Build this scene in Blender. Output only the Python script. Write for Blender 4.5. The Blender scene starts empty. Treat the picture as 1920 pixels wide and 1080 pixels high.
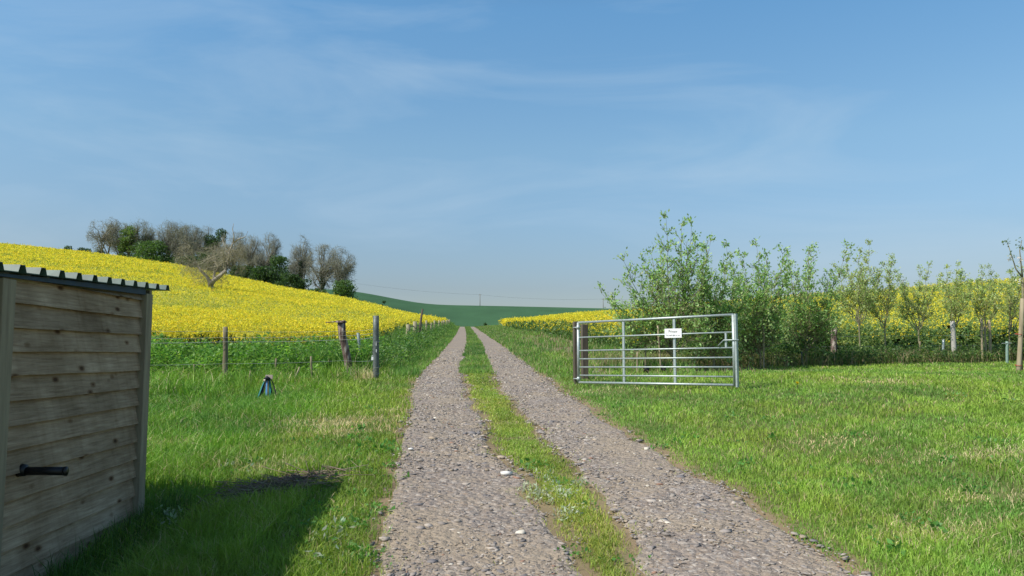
import bpy, math, random
import numpy as np
R = math.radians
C = bpy.context.scene.collection
S = bpy.context.scene
# ---------------------------------------------------------------- camera, sky, sun, exposure
PITCH = 4.96; EYE = 1.5; F = 1440.0
cam = bpy.data.objects.new("camera", bpy.data.cameras.new("camera")); C.objects.link(cam)
cam.location = (0, 0, EYE); cam.rotation_euler = (R(90 + PITCH), 0, 0)
cam.data.lens = 27.0; cam.data.sensor_width = 36.0; cam.data.clip_start = .1; cam.data.clip_end = 6000
S.camera = cam
SUN_EL, SUN_AZ = 48.0, 30.0          # azimuth: degrees behind the left-hand side of the camera
sd = (-math.cos(R(SUN_EL)) * math.cos(R(SUN_AZ)), -math.cos(R(SUN_EL)) * math.sin(R(SUN_AZ)), math.sin(R(SUN_EL)))
sun = bpy.data.objects.new("sun", bpy.data.lights.new("sun", 'SUN')); C.objects.link(sun)
sun.data.energy = 5.0; sun.data.angle = R(.55); sun.data.color = (1, .94, .84)
from mathutils import Vector, Matrix
sun.rotation_euler = Vector(sd).to_track_quat('Z', 'Y').to_euler()
SKYT = [(.94, .90, .90), (1.16, 1.24, 1.20), (1.30, 1.48, 1.38), (1.14, 1.64, 1.68), (.45, .65, .8)]     # tint multiplied over the sky, horizon to zenith; unseen zenith dimmed to deepen shadows
W = bpy.data.worlds.new("World"); S.world = W; W.use_nodes = True
nt = W.node_tree; bg = nt.nodes['Background']
sky = nt.nodes.new('ShaderNodeTexSky'); sky.sky_type = 'NISHITA'; sky.sun_disc = False
sky.sun_elevation = R(SUN_EL); sky.sun_rotation = math.atan2(sd[0], sd[1]); sky.air_density = 1.0; sky.dust_density = 1.0; sky.ozone_density = 3.0
tc = nt.nodes.new('ShaderNodeTexCoord'); mp = nt.nodes.new('ShaderNodeMapping')
mp.inputs['Scale'].default_value = (1.1, 1.6, 5.5); mp.inputs['Rotation'].default_value = (0, R(-14), R(10))
n1 = nt.nodes.new('ShaderNodeTexNoise'); n1.inputs['Scale'].default_value = 2.1; n1.inputs['Detail'].default_value = 9; n1.inputs['Roughness'].default_value = .55; n1.inputs['Distortion'].default_value = .6
rp = nt.nodes.new('ShaderNodeValToRGB'); rp.color_ramp.elements[0].position = .46; rp.color_ramp.elements[1].position = .80
mx = nt.nodes.new('ShaderNodeMixRGB'); mx.inputs[2].default_value = (4.9, 6.2, 7.4, 1)
ml = nt.nodes.new('ShaderNodeMath'); ml.operation = 'MULTIPLY'; ml.inputs[1].default_value = .40
tint = nt.nodes.new('ShaderNodeMixRGB'); tint.blend_type = 'MULTIPLY'; tint.inputs[0].default_value = 1; 
L = nt.links.new
sxyz = nt.nodes.new('ShaderNodeSeparateXYZ'); L(tc.outputs['Generated'], sxyz.inputs[0]); er = nt.nodes.new('ShaderNodeValToRGB'); L(sxyz.outputs[2], er.inputs[0])
for i_, (p_, c_) in enumerate([(.085, SKYT[0]), (.175, SKYT[1]), (.26, SKYT[2]), (.42, SKYT[3]), (.75, SKYT[4])]):
    if i_ > 1: er.color_ramp.elements.new(p_)
    er.color_ramp.elements[i_].position = p_; er.color_ramp.elements[i_].color = (*c_, 1)
L(er.outputs[0], tint.inputs[2])
L(tc.outputs['Generated'], mp.inputs[0]); L(mp.outputs[0], n1.inputs['Vector']); L(n1.outputs['Fac'], rp.inputs[0]); L(rp.outputs[0], ml.inputs[0])
L(ml.outputs[0], mx.inputs[0]); L(sky.outputs[0], tint.inputs[1]); L(tint.outputs[0], mx.inputs[1]); L(mx.outputs[0], bg.inputs[0])
bg.inputs[1].default_value = .105
S.view_settings.view_transform = 'Standard'; S.view_settings.look = 'None'; S.view_settings.exposure = 0.05; S.view_settings.gamma = 1
# ---------------------------------------------------------------- noise, projection, terrain
rng = np.random.default_rng(7)
_perm = np.random.default_rng(3).random((256, 256))
def vnoise(x, y):
    x = np.asarray(x, float); y = np.asarray(y, float)
    xi = np.floor(x).astype(int); yi = np.floor(y).astype(int); fx = x - xi; fy = y - yi
    fx = fx * fx * (3 - 2 * fx); fy = fy * fy * (3 - 2 * fy)
    a = _perm[xi & 255, yi & 255]; b = _perm[(xi + 1) & 255, yi & 255]; c = _perm[xi & 255, (yi + 1) & 255]; d = _perm[(xi + 1) & 255, (yi + 1) & 255]
    return (a * (1 - fx) + b * fx) * (1 - fy) + (c * (1 - fx) + d * fx) * fy
def fbm(x, y, o=4):
    s = 0; a = .5; t = 0
    for i in range(o):
        s = s + a * vnoise(np.asarray(x) * 2 ** i + 17.3 * i, np.asarray(y) * 2 ** i + 9.1 * i); t += a; a *= .5
    return s / t
def sstep(a, b, x):
    t = np.clip((np.asarray(x, float) - a) / (b - a), 0, 1); return t * t * (3 - 2 * t)
RID = np.array([(-400,200,425),(0,200,457),(100,200,467),(225,195,481),(325,190,496),(431,182,519),(469,180,525),(537,175,541),(600,170,550),(694,160,569),(765,152,587),(850,142,599),(879,138,604.5),
 (918,140,601),(936,135,597),(994,122,593),(1080,110,588),(1160,105,584),(1307,98,569),(1529,92,550),(1672,90,541),(1728,88,535),(1795,87,531),(1889,85,523),(1960,84,518),(2300,80,495)], float)
FAR = np.array([(-400,560),(0,560),(450,552),(600,540),(670,545.5),(736,558.7),(796,569.5),(830,571),(899,572),(1080,576.5),(1137,578),(1300,582),(2300,590)], float)
ZC = np.array([(-60,-3.4),(0,0),(3,.18),(6,.38),(9,.58),(12,.78),(15,.95),(18,1.12),(22,1.33),(28,1.62),(35,1.93),(46,2.33),(60,2.95),(80,3.85),(100,4.8),(116,5.55),(128,6.12),(138,6.3)], float)
def zcen(Y): return np.interp(Y, ZC[:, 0], ZC[:, 1])
PXS = np.arange(-400, 2301, 20.0); YS = np.concatenate([np.arange(12, 60, 1.0), np.arange(60, 300, 4.0), np.arange(300, 1101, 20.0)])
_yr = np.interp(PXS, RID[:, 0], RID[:, 1]); _yc = np.interp(PXS, RID[:, 0], RID[:, 2]); _yf = np.interp(PXS, FAR[:, 0], FAR[:, 1])
T = np.zeros((len(PXS), len(YS)))
for i, p in enumerate(PXS):
    yr = _yr[i]; zr = EYE + (665 - _yc[i]) / F * yr - 1.2
    z250 = EYE + (665 - (_yc[i] + 12)) / F * 250; z450 = EYE + (665 - _yf[i]) / F * 450
    end = [(yr, zr), (yr + 14, zr + .1), (250, z250), (450, z450), (600, z450 - 6), (1100, z450 - 60)]
    zl = [(12, .72), (18, .87), (22, 1.0), (24, 1.1)] + end
    zr_ = [(12, .95), (15, 1.05), (18, 1.13), (22, 1.25), (25, 1.40), (28, 1.66)] + end
    zc_ = [(y, zcen(y)) for y in (12, 15, 18, 22, 28, 35, 46, 60, 80, 100, 116, 128)] + end
    f = lambda pts: np.interp(YS, [a for a, _ in pts], [b for _, b in pts])
    wl = 1 - sstep(690, 850, p); wr = sstep(930, 1090, p); T[i] = f(zl) * wl + f(zr_) * wr + f(zc_) * (1 - wl - wr)
k = np.exp(-np.arange(-3, 4) ** 2 / 3.0); k /= k.sum()
Tp = np.pad(T, ((3, 3), (0, 0)), mode='edge'); T = sum(k[j] * Tp[j:j + len(PXS)] for j in range(7))
def zfar(X, Y):
    Yc = np.clip(Y, 12, 1100); p = np.clip(960 + F * X / Yc, -400, 2299.9)
    a = (p + 400) / 20; i = np.clip(a.astype(int), 0, len(PXS) - 2); fa = a - i
    j = np.clip(np.searchsorted(YS, Yc) - 1, 0, len(YS) - 2); fb = (Yc - YS[j]) / (YS[j + 1] - YS[j])
    return (T[i, j] * (1 - fa) + T[i + 1, j] * fa) * (1 - fb) + (T[i, j + 1] * (1 - fa) + T[i + 1, j + 1] * fa) * fb
def znear(X, Y):
    z = zcen(Y)
    z = z - (.27 * sstep(-2.2, -5.5, X)) * sstep(7, 16, Y)
    z = z + .075 * np.clip(X - 1.4, 0, 3.4) * (1 - sstep(11, 22, Y)) * sstep(1, 7, Y) - .12 * sstep(2, 5, X) * sstep(14, 22, Y)
    z = z + .07 * np.exp(-((X + 1.5) / .8) ** 2) * sstep(2, 4, Y) * (1 - sstep(9, 14, Y))
    return z
def zraw(X, Y):
    w = sstep(13, 21, Y)
    z = znear(X, Y) * (1 - w) + zfar(X, Y) * w
    a = .05 * np.clip(1 - Y / 60, .15, 1)
    return z + (fbm(X * .7, Y * .7, 3) - .5) * a * 1.6
def axis(lo, hi, d0, g):
    v = [0.0]; d = d0
    while v[-1] < hi: v.append(v[-1] + d); d *= g
    w = [0.0]; d = d0
    while w[-1] > lo: w.append(w[-1] - d); d *= g
    return np.array(w[::-1][:-1] + v)
GX = axis(-900, 900, .13, 1.022); GY = axis(-60, 1090, .09, 1.0165)
GXX, GYY = np.meshgrid(GX, GY, indexing='ij'); GZ = zraw(GXX, GYY)
def zt(X, Y):
    X = np.asarray(X, float); Y = np.asarray(Y, float)
    i = np.clip(np.searchsorted(GX, X) - 1, 0, len(GX) - 2); j = np.clip(np.searchsorted(GY, Y) - 1, 0, len(GY) - 2)
    fa = np.clip((X - GX[i]) / (GX[i + 1] - GX[i]), 0, 1); fb = np.clip((Y - GY[j]) / (GY[j + 1] - GY[j]), 0, 1)
    return (GZ[i, j] * (1 - fa) + GZ[i + 1, j] * fa) * (1 - fb) + (GZ[i, j + 1] * (1 - fa) + GZ[i + 1, j + 1] * fa) * fb
ct, st = math.cos(R(PITCH)), math.sin(R(PITCH))
def ray(px, py):
    x = (px - 960) / F; v = (540 - py) / F
    return np.array([x, ct - v * st, st + v * ct])
def hit(px, py):                       # where the ray through a pixel meets the ground
    d = ray(px, py); t = 1.5
    last = t
    while t < 900:
        if EYE + d[2] * t < zt(d[0] * t, d[1] * t):
            a, b = last, t
            for _ in range(20):
                m = (a + b) / 2
                if EYE + d[2] * m < zt(d[0] * m, d[1] * m): b = m
                else: a = m
            return d[0] * b, d[1] * b
        last = t; t *= 1.01
    return d[0] * t, d[1] * t
def at(px, py, Y):                     # the point at depth Y through a pixel
    d = ray(px, py) * (Y / ray(px, py)[1]); return np.array([d[0], d[1], EYE + d[2]])
def gx(px, Y, py=640): return float(at(px, py, Y)[0])
# ---------------------------------------------------------------- mesh helpers
def mesh_np(name, V, Fc, mat, parent=None, col=None, smooth=False):
    V = np.asarray(V, np.float32); Fc = np.asarray(Fc, np.int32); n = Fc.shape[1]
    m = bpy.data.meshes.new(name); m.vertices.add(len(V)); m.vertices.foreach_set('co', V.ravel())
    m.loops.add(Fc.size); m.loops.foreach_set('vertex_index', Fc.ravel())
    m.polygons.add(len(Fc)); m.polygons.foreach_set('loop_start', np.arange(0, Fc.size, n, dtype=np.int32))
    try: m.polygons.foreach_set('loop_total', np.full(len(Fc), n, np.int32))
    except Exception: pass
    if smooth: m.polygons.foreach_set('use_smooth', np.ones(len(Fc), bool))
    if col is not None:
        a = m.attributes.new('col', 'FLOAT_COLOR', 'POINT'); c = np.ones((len(V), 4), np.float32); c[:, :3] = col; a.data.foreach_set('color', c.ravel())
    m.update(calc_edges=True); m.validate()
    m.materials.append(mat)
    o = bpy.data.objects.new(name, m); C.objects.link(o)
    if parent is not None: o.parent = parent
    return o
class MB:
    def __init__(s): s.v = []; s.f = []
    def add(s, vs, fs):
        b = len(s.v); s.v += [tuple(map(float, p)) for p in vs]; s.f += [tuple(b + i for i in f) for f in fs]
    def box(s, lo, hi):
        x0, y0, z0 = lo; x1, y1, z1 = hi
        s.add([(x0,y0,z0),(x1,y0,z0),(x1,y1,z0),(x0,y1,z0),(x0,y0,z1),(x1,y0,z1),(x1,y1,z1),(x0,y1,z1)], [(0,3,2,1),(4,5,6,7),(0,1,5,4),(1,2,6,5),(2,3,7,6),(3,0,4,7)])
    def tube(s, pts, rads, n=10, cap=True, wob=0):
        pts = [Vector(p) for p in pts]
        if not hasattr(rads, '__len__'): rads = [rads] * len(pts)
        rings = []; 
        for i, p in enumerate(pts):
            d = (pts[min(i + 1, len(pts) - 1)] - pts[max(i - 1, 0)]).normalized()
            a = d.cross(Vector((.13, .2, 1)) if abs(d.z) < .9 else Vector((1, .1, 0))).normalized(); b = d.cross(a)
            rings.append([p + (a * math.cos(2 * math.pi * k / n) + b * math.sin(2 * math.pi * k / n)) * rads[i] * (1 + random.uniform(-wob, wob)) for k in range(n)])
        vs = [q for r in rings for q in r]; fs = []
        for i in range(len(pts) - 1):
            for k in range(n): fs.append((i * n + k, i * n + (k + 1) % n, (i + 1) * n + (k + 1) % n, (i + 1) * n + k))
        if cap: fs.append(tuple(range(n))[::-1]); fs.append(tuple((len(pts) - 1) * n + k for k in range(n)))
        s.add(vs, fs)
    def build(s, name, mat, parent=None, smooth=False, bevel=0):
        m = bpy.data.meshes.new(name); m.from_pydata(s.v, [], s.f); m.materials.append(mat)
        if smooth: m.polygons.foreach_set('use_smooth', [True] * len(m.polygons))
        o = bpy.data.objects.new(name, m); C.objects.link(o)
        if parent is not None: o.parent = parent
        if bevel:
            b = o.modifiers.new('bevel', 'BEVEL'); b.width = bevel; b.segments = 2; b.limit_method = 'ANGLE'
        return o
def empty(name, loc, rz=0):
    o = bpy.data.objects.new(name, None); C.objects.link(o); o.location = loc; o.rotation_euler = (0, 0, rz); o.empty_display_size = .2; return o
def tag(o, label=None, cat=None, group=None, kind=None):
    if label: o['label'] = label
    if cat: o['category'] = cat
    if group: o['group'] = group
    if kind: o['kind'] = kind
    return o
def tubes_np(P0, P1, R0, R1, n=4):
    P0 = np.asarray(P0, float); P1 = np.asarray(P1, float); R0 = np.asarray(R0, float); R1 = np.asarray(R1, float)
    d = P1 - P0; d /= np.linalg.norm(d, axis=1, keepdims=True) + 1e-9
    ref = np.where(np.abs(d[:, 2:3]) < .9, [[0, 0, 1.0]], [[1.0, 0, 0]])
    a = np.cross(d, ref); a /= np.linalg.norm(a, axis=1, keepdims=True); b = np.cross(d, a)
    V = []; 
    for k in range(n):
        c, s_ = math.cos(2 * math.pi * k / n), math.sin(2 * math.pi * k / n); V.append(P0 + (a * c + b * s_) * R0[:, None])
    for k in range(n):
        c, s_ = math.cos(2 * math.pi * k / n), math.sin(2 * math.pi * k / n); V.append(P1 + (a * c + b * s_) * R1[:, None])
    V = np.stack(V, 1).reshape(-1, 3); base = (np.arange(len(P0)) * 2 * n)[:, None]
    Fs = np.concatenate([base + np.array([[k, (k + 1) % n, n + (k + 1) % n, n + k]]) for k in range(n)], 0)
    return V, Fs
def leaves_np(P, size, r, asp=.5, up=.0, D=None, droop=0):
    """rhombus leaves at P; D optional growth direction"""
    n = len(P); size = np.broadcast_to(size, (n,))[:, None]
    d = r.normal(size=(n, 3)) if D is None else D + r.normal(size=(n, 3)) * .55
    d[:, 2] -= droop; d /= np.linalg.norm(d, axis=1, keepdims=True)
    q = r.normal(size=(n, 3)); q[:, 2] += up * 0; s_ = np.cross(d, q + np.array([0, 0, up])); s_ /= np.linalg.norm(s_, axis=1, keepdims=True) + 1e-9
    nn = np.cross(d, s_)
    a = P; b = P + d * size * .45 + s_ * size * asp * .5 + nn * size * .08; c = P + d * size; e = P + d * size * .45 - s_ * size * asp * .5 + nn * size * .08
    V = np.stack([a, b, c, e], 1).reshape(-1, 3); Fq = (np.arange(n) * 4)[:, None] + np.array([[0, 1, 2, 3]])
    return V, Fq
def jcol(n, base, r, v=.25, alt=None, pa=.2):
    base = np.array(base, float); c = np.tile(base, (n, 1))
    if alt is not None: m = r.random(n) < pa; c[m] = alt
    c = c * (1 + (r.random((n, 1)) - .5) * 2 * v); c = c * (1 + (r.random((n, 3)) - .5) * .18); return np.clip(c, 0, 1)
# ---------------------------------------------------------------- materials
def newmat(name):
    m = bpy.data.materials.new(name); m.use_nodes = True; return m, m.node_tree, m.node_tree.nodes['Principled BSDF']
def N(t, k, **kw):
    n = t.nodes.new(k)
    for a, b in kw.items():
        if a in n.inputs: n.inputs[a].default_value = b
        else: setattr(n, a, b)
    return n
def leafmat(name, trans=.35, rough=.55, spec=.3, attr=True, color=(.1, .2, .03), tcol=1.25):
    m, t, p = newmat(name); out = t.nodes['Material Output']
    p.inputs['Roughness'].default_value = rough; p.inputs['Specular IOR Level'].default_value = spec
    tr = N(t, 'ShaderNodeBsdfTranslucent'); mxx = N(t, 'ShaderNodeMixShader'); mxx.inputs[0].default_value = trans
    if attr:
        a = N(t, 'ShaderNodeAttribute', attribute_name='col'); t.links.new(a.outputs['Color'], p.inputs['Base Color'])
        g = N(t, 'ShaderNodeMixRGB', blend_type='MULTIPLY'); g.inputs[0].default_value = 1; g.inputs[2].default_value = (tcol, tcol * 1.08, .75, 1)
        t.links.new(a.outputs['Color'], g.inputs[1]); t.links.new(g.outputs[0], tr.inputs[0])
    else: p.inputs['Base Color'].default_value = (*color, 1); tr.inputs[0].default_value = (*color, 1)
    t.links.new(p.outputs[0], mxx.inputs[1]); t.links.new(tr.outputs[0], mxx.inputs[2]); t.links.new(mxx.outputs[0], out.inputs[0]); return m
def noisemat(name, cols, scale=8, rough=.85, bump=.3, detail=8, stretch=(1, 1, 1), spec=.25, metallic=0, dist=.03, coords='Object', pos=None):
    m, t, p = newmat(name); tcn = N(t, 'ShaderNodeTexCoord'); mp = N(t, 'ShaderNodeMapping'); mp.inputs['Scale'].default_value = stretch
    n = N(t, 'ShaderNodeTexNoise', Scale=scale, Detail=detail, Roughness=.62); r = N(t, 'ShaderNodeValToRGB')
    t.links.new(tcn.outputs[coords], mp.inputs[0]); t.links.new(mp.outputs[0], n.inputs['Vector']); t.links.new(n.outputs['Fac'], r.inputs[0])
    e = r.color_ramp.elements; pos = pos or [.3 + .4 * i / (len(cols) - 1) for i in range(len(cols))]
    while len(e) < len(cols): e.new(.5)
    for i, c in enumerate(cols): e[i].position = pos[i]; e[i].color = (*c, 1)
    t.links.new(r.outputs[0], p.inputs['Base Color']); p.inputs['Roughness'].default_value = rough; p.inputs['Specular IOR Level'].default_value = spec; p.inputs['Metallic'].default_value = metallic
    b = N(t, 'ShaderNodeBump', Strength=bump, Distance=dist); t.links.new(n.outputs['Fac'], b.inputs['Height']); t.links.new(b.outputs[0], p.inputs['Normal'])
    return m
def plain(name, c, rough=.6, metallic=0, spec=.4):
    return noisemat(name, [tuple(x * .8 for x in c), tuple(min(1, x * 1.15) for x in c)], 14, rough, .12, 5, metallic=metallic, spec=spec, dist=.004)
M_grass = leafmat('grass_blades', .30, .55, .35)
M_leaf = leafmat('leaves', .45, .5, .4)
M_petal = leafmat('petals', .30, .7, .1, tcol=1.0)
M_attr, t_, p_ = newmat('vertex_tinted'); a_ = N(t_, 'ShaderNodeAttribute', attribute_name='col'); t_.links.new(a_.outputs['Color'], p_.inputs['Base Color']); p_.inputs['Roughness'].default_value = .85; p_.inputs['Specular IOR Level'].default_value = .2
M_bark = noisemat('grey_bark', [(.12, .10, .08), (.30, .27, .22)], 9, .9, .6, stretch=(1, 1, .3))
M_palebark = noisemat('pale_dead_bark', [(.20, .17, .13), (.48, .43, .36)], 5, .9, .6, stretch=(1, 1, .35))
M_twig = noisemat('twig_bark', [(.13, .10, .07), (.24, .20, .15)], 4, .9, .2)
M_stem = noisemat('young_stem_bark', [(.15, .135, .08), (.29, .27, .16)], 14, .85, .3)
M_post = noisemat('weathered_post_wood', [(.12, .10, .06), (.32, .28, .18)], 11, .9, .5, stretch=(1, 1, .12))
M_oldpost = noisemat('rotten_post_wood', [(.05, .03, .03), (.16, .11, .09), (.50, .44, .38)], 16, .95, .9, stretch=(1, 1, .22), pos=[.35, .5, .66])
M_stake = noisemat('pale_stake_wood', [(.22, .18, .11), (.45, .38, .26)], 12, .85, .4, stretch=(1, 1, .12))
M_brownpost = noisemat('creosoted_gatepost', [(.06, .048, .036), (.15, .125, .095)], 12, .85, .5, stretch=(1, 1, .15))
M_steel = noisemat('dull_green_steel', [(.07, .085, .08), (.16, .18, .17)], 20, .55, .2, metallic=.3, spec=.5, dist=.004)
M_galv = noisemat('galvanised_steel', [(.33, .38, .37), (.52, .57, .56)], 30, .5, .08, metallic=.55, spec=.5, dist=.002)
M_wire = plain('fence_wire', (.45, .47, .46), .4, .6)
M_white = plain('white_board', (.80, .80, .80), .5)
M_black = plain('black_plastic', (.012, .012, .013), .45)
M_ink = plain('black_lettering', (.03, .03, .03), .6)
# ---------------------------------------------------------------- the ground
EDGE = [(1080,705,1105,1215,1592),(1000,717,1027,1186,1470),(950,728,1000,1150,1400),(900,739,972,1102,1312),(850,748,925,1052,1232),(800,760,903,1008,1150),(775,768,892,985,1110),(750,771,876,962,1073),(720,780,868,937,1036),(700,792,862,925,1009),(680,810,867,915,983),(660,830,874,909,956),(640,846,876,900,930),(625,856,875,890,908),(614,861.5,872,882,891)]
def edge_fn(col):
    pts = [hit(r[col], r[0]) for r in EDGE]; ys = np.array([p[1] for p in pts]); xs = np.array([p[0] for p in pts]); o = np.argsort(ys); ys, xs = ys[o], xs[o]
    ys = np.concatenate([[0.0], ys, [150.0]]); x0 = xs[0] - (xs[1] - xs[0]) / (ys[2] - ys[1]) * (ys[1]) * .35
    xe = xs[-1] - .062 * (150 - ys[-2]); xs = np.concatenate([[x0], xs, [xe]])
    return lambda Y: np.interp(Y, ys, xs)
E = [edge_fn(i) for i in (1, 2, 3, 4)]
def jit(Y, k, a=.10): Y = np.asarray(Y, float); return (fbm(Y * 1.6 + 31 * k, np.full_like(Y, 5.5 * k), 4) - .5) * 2 * a * (1 + 0 * Y)
def e(i, Y): return E[i](Y) + jit(Y, i + 1, .13 if i in (1, 2) else .10)
def in_track(X, Y, grow=0.0):
    return ((X > e(0, Y) - grow) & (X < e(1, Y) + grow)) | ((X > e(2, Y) - grow) & (X < e(3, Y) + grow))
def lcrop(X, Y): return np.minimum(Y - 24.2 - .8 * (vnoise(X * .5, X * 0) - .5), -(X + 3.0 + .0625 * Y) * 1.0)      # >0 inside the left crop
def rcrop(X, Y): return np.minimum(Y - 26.0 - .8 * (vnoise(X * .5, X * 0) - .5), X - (5.0 - .0535 * Y))
def yridge(X, Y):
    p = np.clip(960 + F * X / np.maximum(Y, 1), -400, 2300); return np.interp(p, RID[:, 0], RID[:, 1])
def gcol(X, Y):
    n = fbm(X * .8, Y * .8); n2 = fbm(X * .23 + 9, Y * .23)
    c = np.array([.12, .15, .045])[None] * (.7 + .7 * n[:, None])
    soil = np.array([.20, .15, .10])[None] * (.75 + .5 * fbm(X * 3, Y * 3)[:, None])
    w = (sstep(.62, .75, n) * .5)[:, None]; c = c * (1 - w) + soil * w
    ed_ = np.min([np.abs(X - e(i_, Y)) for i_ in range(4)], 0); w = ((1 - sstep(.06, .30, ed_)) * (Y < 60) * (Y > 0))[:, None]; c = c * (1 - w) + np.array([.27, .20, .125]) * (.8 + .4 * n[:, None]) * w
    stp = ((X > e(1, Y)) & (X < e(2, Y)) & (Y < 140)); c[stp] = np.array([.24, .19, .11]) * (.7 + .6 * n[stp][:, None])
    vr = ((X > e(3, Y) + 1.2) & (X < 6.5) & (Y > 16) & (Y < 60) & (rcrop(X, Y) < .3))
    w = (vr * sstep(.34, .50, fbm(X * .6 + 4, Y * .35)) * .9)[:, None]; c = c * (1 - w) + soil * 1.15 * w
    incrop = ((lcrop(X, Y) > 0) | (rcrop(X, Y) > 0)) & (Y < yridge(X, Y) + 6)
    c[incrop] = [.045, .06, .02]
    far = (Y > yridge(X, Y) + 6); g = np.array([.052, .122, .055])[None] * (.72 + .34 * fbm(X * .11 + 3, Y * .03)[:, None]) * (.86 + .40 * fbm(X * .02, Y * .008)[:, None])
    c[far] = g[far]; return c
nx, ny = GXX.shape; V = np.stack([GXX, GYY, GZ], -1).reshape(-1, 3)
ii, jj = np.meshgrid(np.arange(nx - 1), np.arange(ny - 1), indexing='ij'); q = (ii * ny + jj).ravel()
Fq = np.stack([q, q + ny, q + ny + 1, q + 1], 1)
Mg, t, p = newmat('field_ground'); a = N(t, 'ShaderNodeAttribute', attribute_name='col'); tcn = N(t, 'ShaderNodeTexCoord')
n = N(t, 'ShaderNodeTexNoise', Scale=6.0, Detail=10.0, Roughness=.7); r = N(t, 'ShaderNodeMapRange'); r.inputs['To Min'].default_value = .55; r.inputs['To Max'].default_value = 1.45
mm = N(t, 'ShaderNodeMixRGB', blend_type='MULTIPLY'); mm.inputs[0].default_value = 1; b = N(t, 'ShaderNodeBump', Strength=.6, Distance=.05)
t.links.new(tcn.outputs['Object'], n.inputs['Vector']); t.links.new(n.outputs['Fac'], r.inputs[0]); t.links.new(a.outputs['Color'], mm.inputs[1]); t.links.new(r.outputs[0], mm.inputs[2])
t.links.new(mm.outputs[0], p.inputs['Base Color']); t.links.new(n.outputs['Fac'], b.inputs['Height']); t.links.new(b.outputs[0], p.inputs['Normal']); p.inputs['Roughness'].default_value = .95; p.inputs['Specular IOR Level'].default_value = .1
tag(mesh_np('ground', V, Fq, Mg, col=gcol(V[:, 0], V[:, 1]), smooth=True), kind='structure')
# gravel wheel tracks
Mt, t, p = newmat('stony_track'); tcn = N(t, 'ShaderNodeTexCoord')
v1 = N(t, 'ShaderNodeTexVoronoi', Scale=17.0); v2 = N(t, 'ShaderNodeTexVoronoi', Scale=48.0); n1_ = N(t, 'ShaderNodeTexNoise', Scale=1.3, Detail=8.0, Roughness=.6); n2_ = N(t, 'ShaderNodeTexNoise', Scale=70.0, Detail=5.0)
nd = N(t, 'ShaderNodeTexNoise', Scale=9.0, Detail=4.0); ad = N(t, 'ShaderNodeMixRGB', blend_type='ADD'); ad.inputs[0].default_value = .09
t.links.new(tcn.outputs['Object'], nd.inputs['Vector']); t.links.new(tcn.outputs['Object'], ad.inputs[1]); t.links.new(nd.outputs['Color'], ad.inputs[2])
for v in (v1, v2): t.links.new(ad.outputs[0], v.inputs['Vector'])
for v in (n1_, n2_): t.links.new(tcn.outputs['Object'], v.inputs['Vector'])
def ramp(t, src, cols, pos):
    r = N(t, 'ShaderNodeValToRGB'); el = r.color_ramp.elements
    while len(el) < len(cols): el.new(.5)
    for i, c in enumerate(cols): el[i].position = pos[i]; el[i].color = (*c, 1)
    t.links.new(src, r.inputs[0]); return r
def mixc(t, f, a, b, mode='MIX'):
    m = N(t, 'ShaderNodeMixRGB', blend_type=mode)
    for i, x in enumerate((f, a, b)):
        if hasattr(x, 'is_linked'): t.links.new(x, m.inputs[i])
        else: m.inputs[i].default_value = x if i == 0 else (*x, 1)
    return m
sx = N(t, 'ShaderNodeSeparateColor'); t.links.new(v1.outputs['Color'], sx.inputs[0]); sx2 = N(t, 'ShaderNodeSeparateColor'); t.links.new(v2.outputs['Color'], sx2.inputs[0])
c1 = ramp(t, sx.outputs[0], [(.21, .18, .16), (.32, .275, .24), (.28, .22, .165), (.39, .35, .31)], [.1, .4, .7, .97])
c2 = ramp(t, sx2.outputs[1], [(.17, .145, .135), (.33, .28, .245), (.29, .21, .15), (.60, .55, .49)], [.15, .5, .8, .985])
cm = mixc(t, .55, c1.outputs[0], c2.outputs[0]); dirt = ramp(t, n1_.outputs['Fac'], [(0, 0, 0), (1, 1, 1)], [.42, .62])
cd = mixc(t, dirt.outputs[0], cm.outputs[0], (.35, .285, .215)); sp = N(t, 'ShaderNodeMapRange'); sp.inputs['To Min'].default_value = .7; sp.inputs['To Max'].default_value = 1.3; t.links.new(n2_.outputs['Fac'], sp.inputs[0])
cf = mixc(t, 1.0, cd.outputs[0], (1, 1, 1), 'MULTIPLY'); t.links.new(sp.outputs[0], cf.inputs[2]); t.links.new(cf.outputs[0], p.inputs['Base Color']); p.inputs['Roughness'].default_value = .9; p.inputs['Specular IOR Level'].default_value = .2
h1 = N(t, 'ShaderNodeMath', operation='MULTIPLY_ADD'); h1.inputs[1].default_value = -1.0; t.links.new(v1.outputs['Distance'], h1.inputs[0]); t.links.new(sx.outputs[2], h1.inputs[2])
h2 = N(t, 'ShaderNodeMath', operation='MULTIPLY_ADD'); h2.inputs[1].default_value = .5; t.links.new(n2_.outputs['Fac'], h2.inputs[0]); t.links.new(h1.outputs[0], h2.inputs[2])
b = N(t, 'ShaderNodeBump', Strength=.85, Distance=.03); t.links.new(h2.outputs[0], b.inputs['Height']); t.links.new(b.outputs[0], p.inputs['Normal'])
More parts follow.
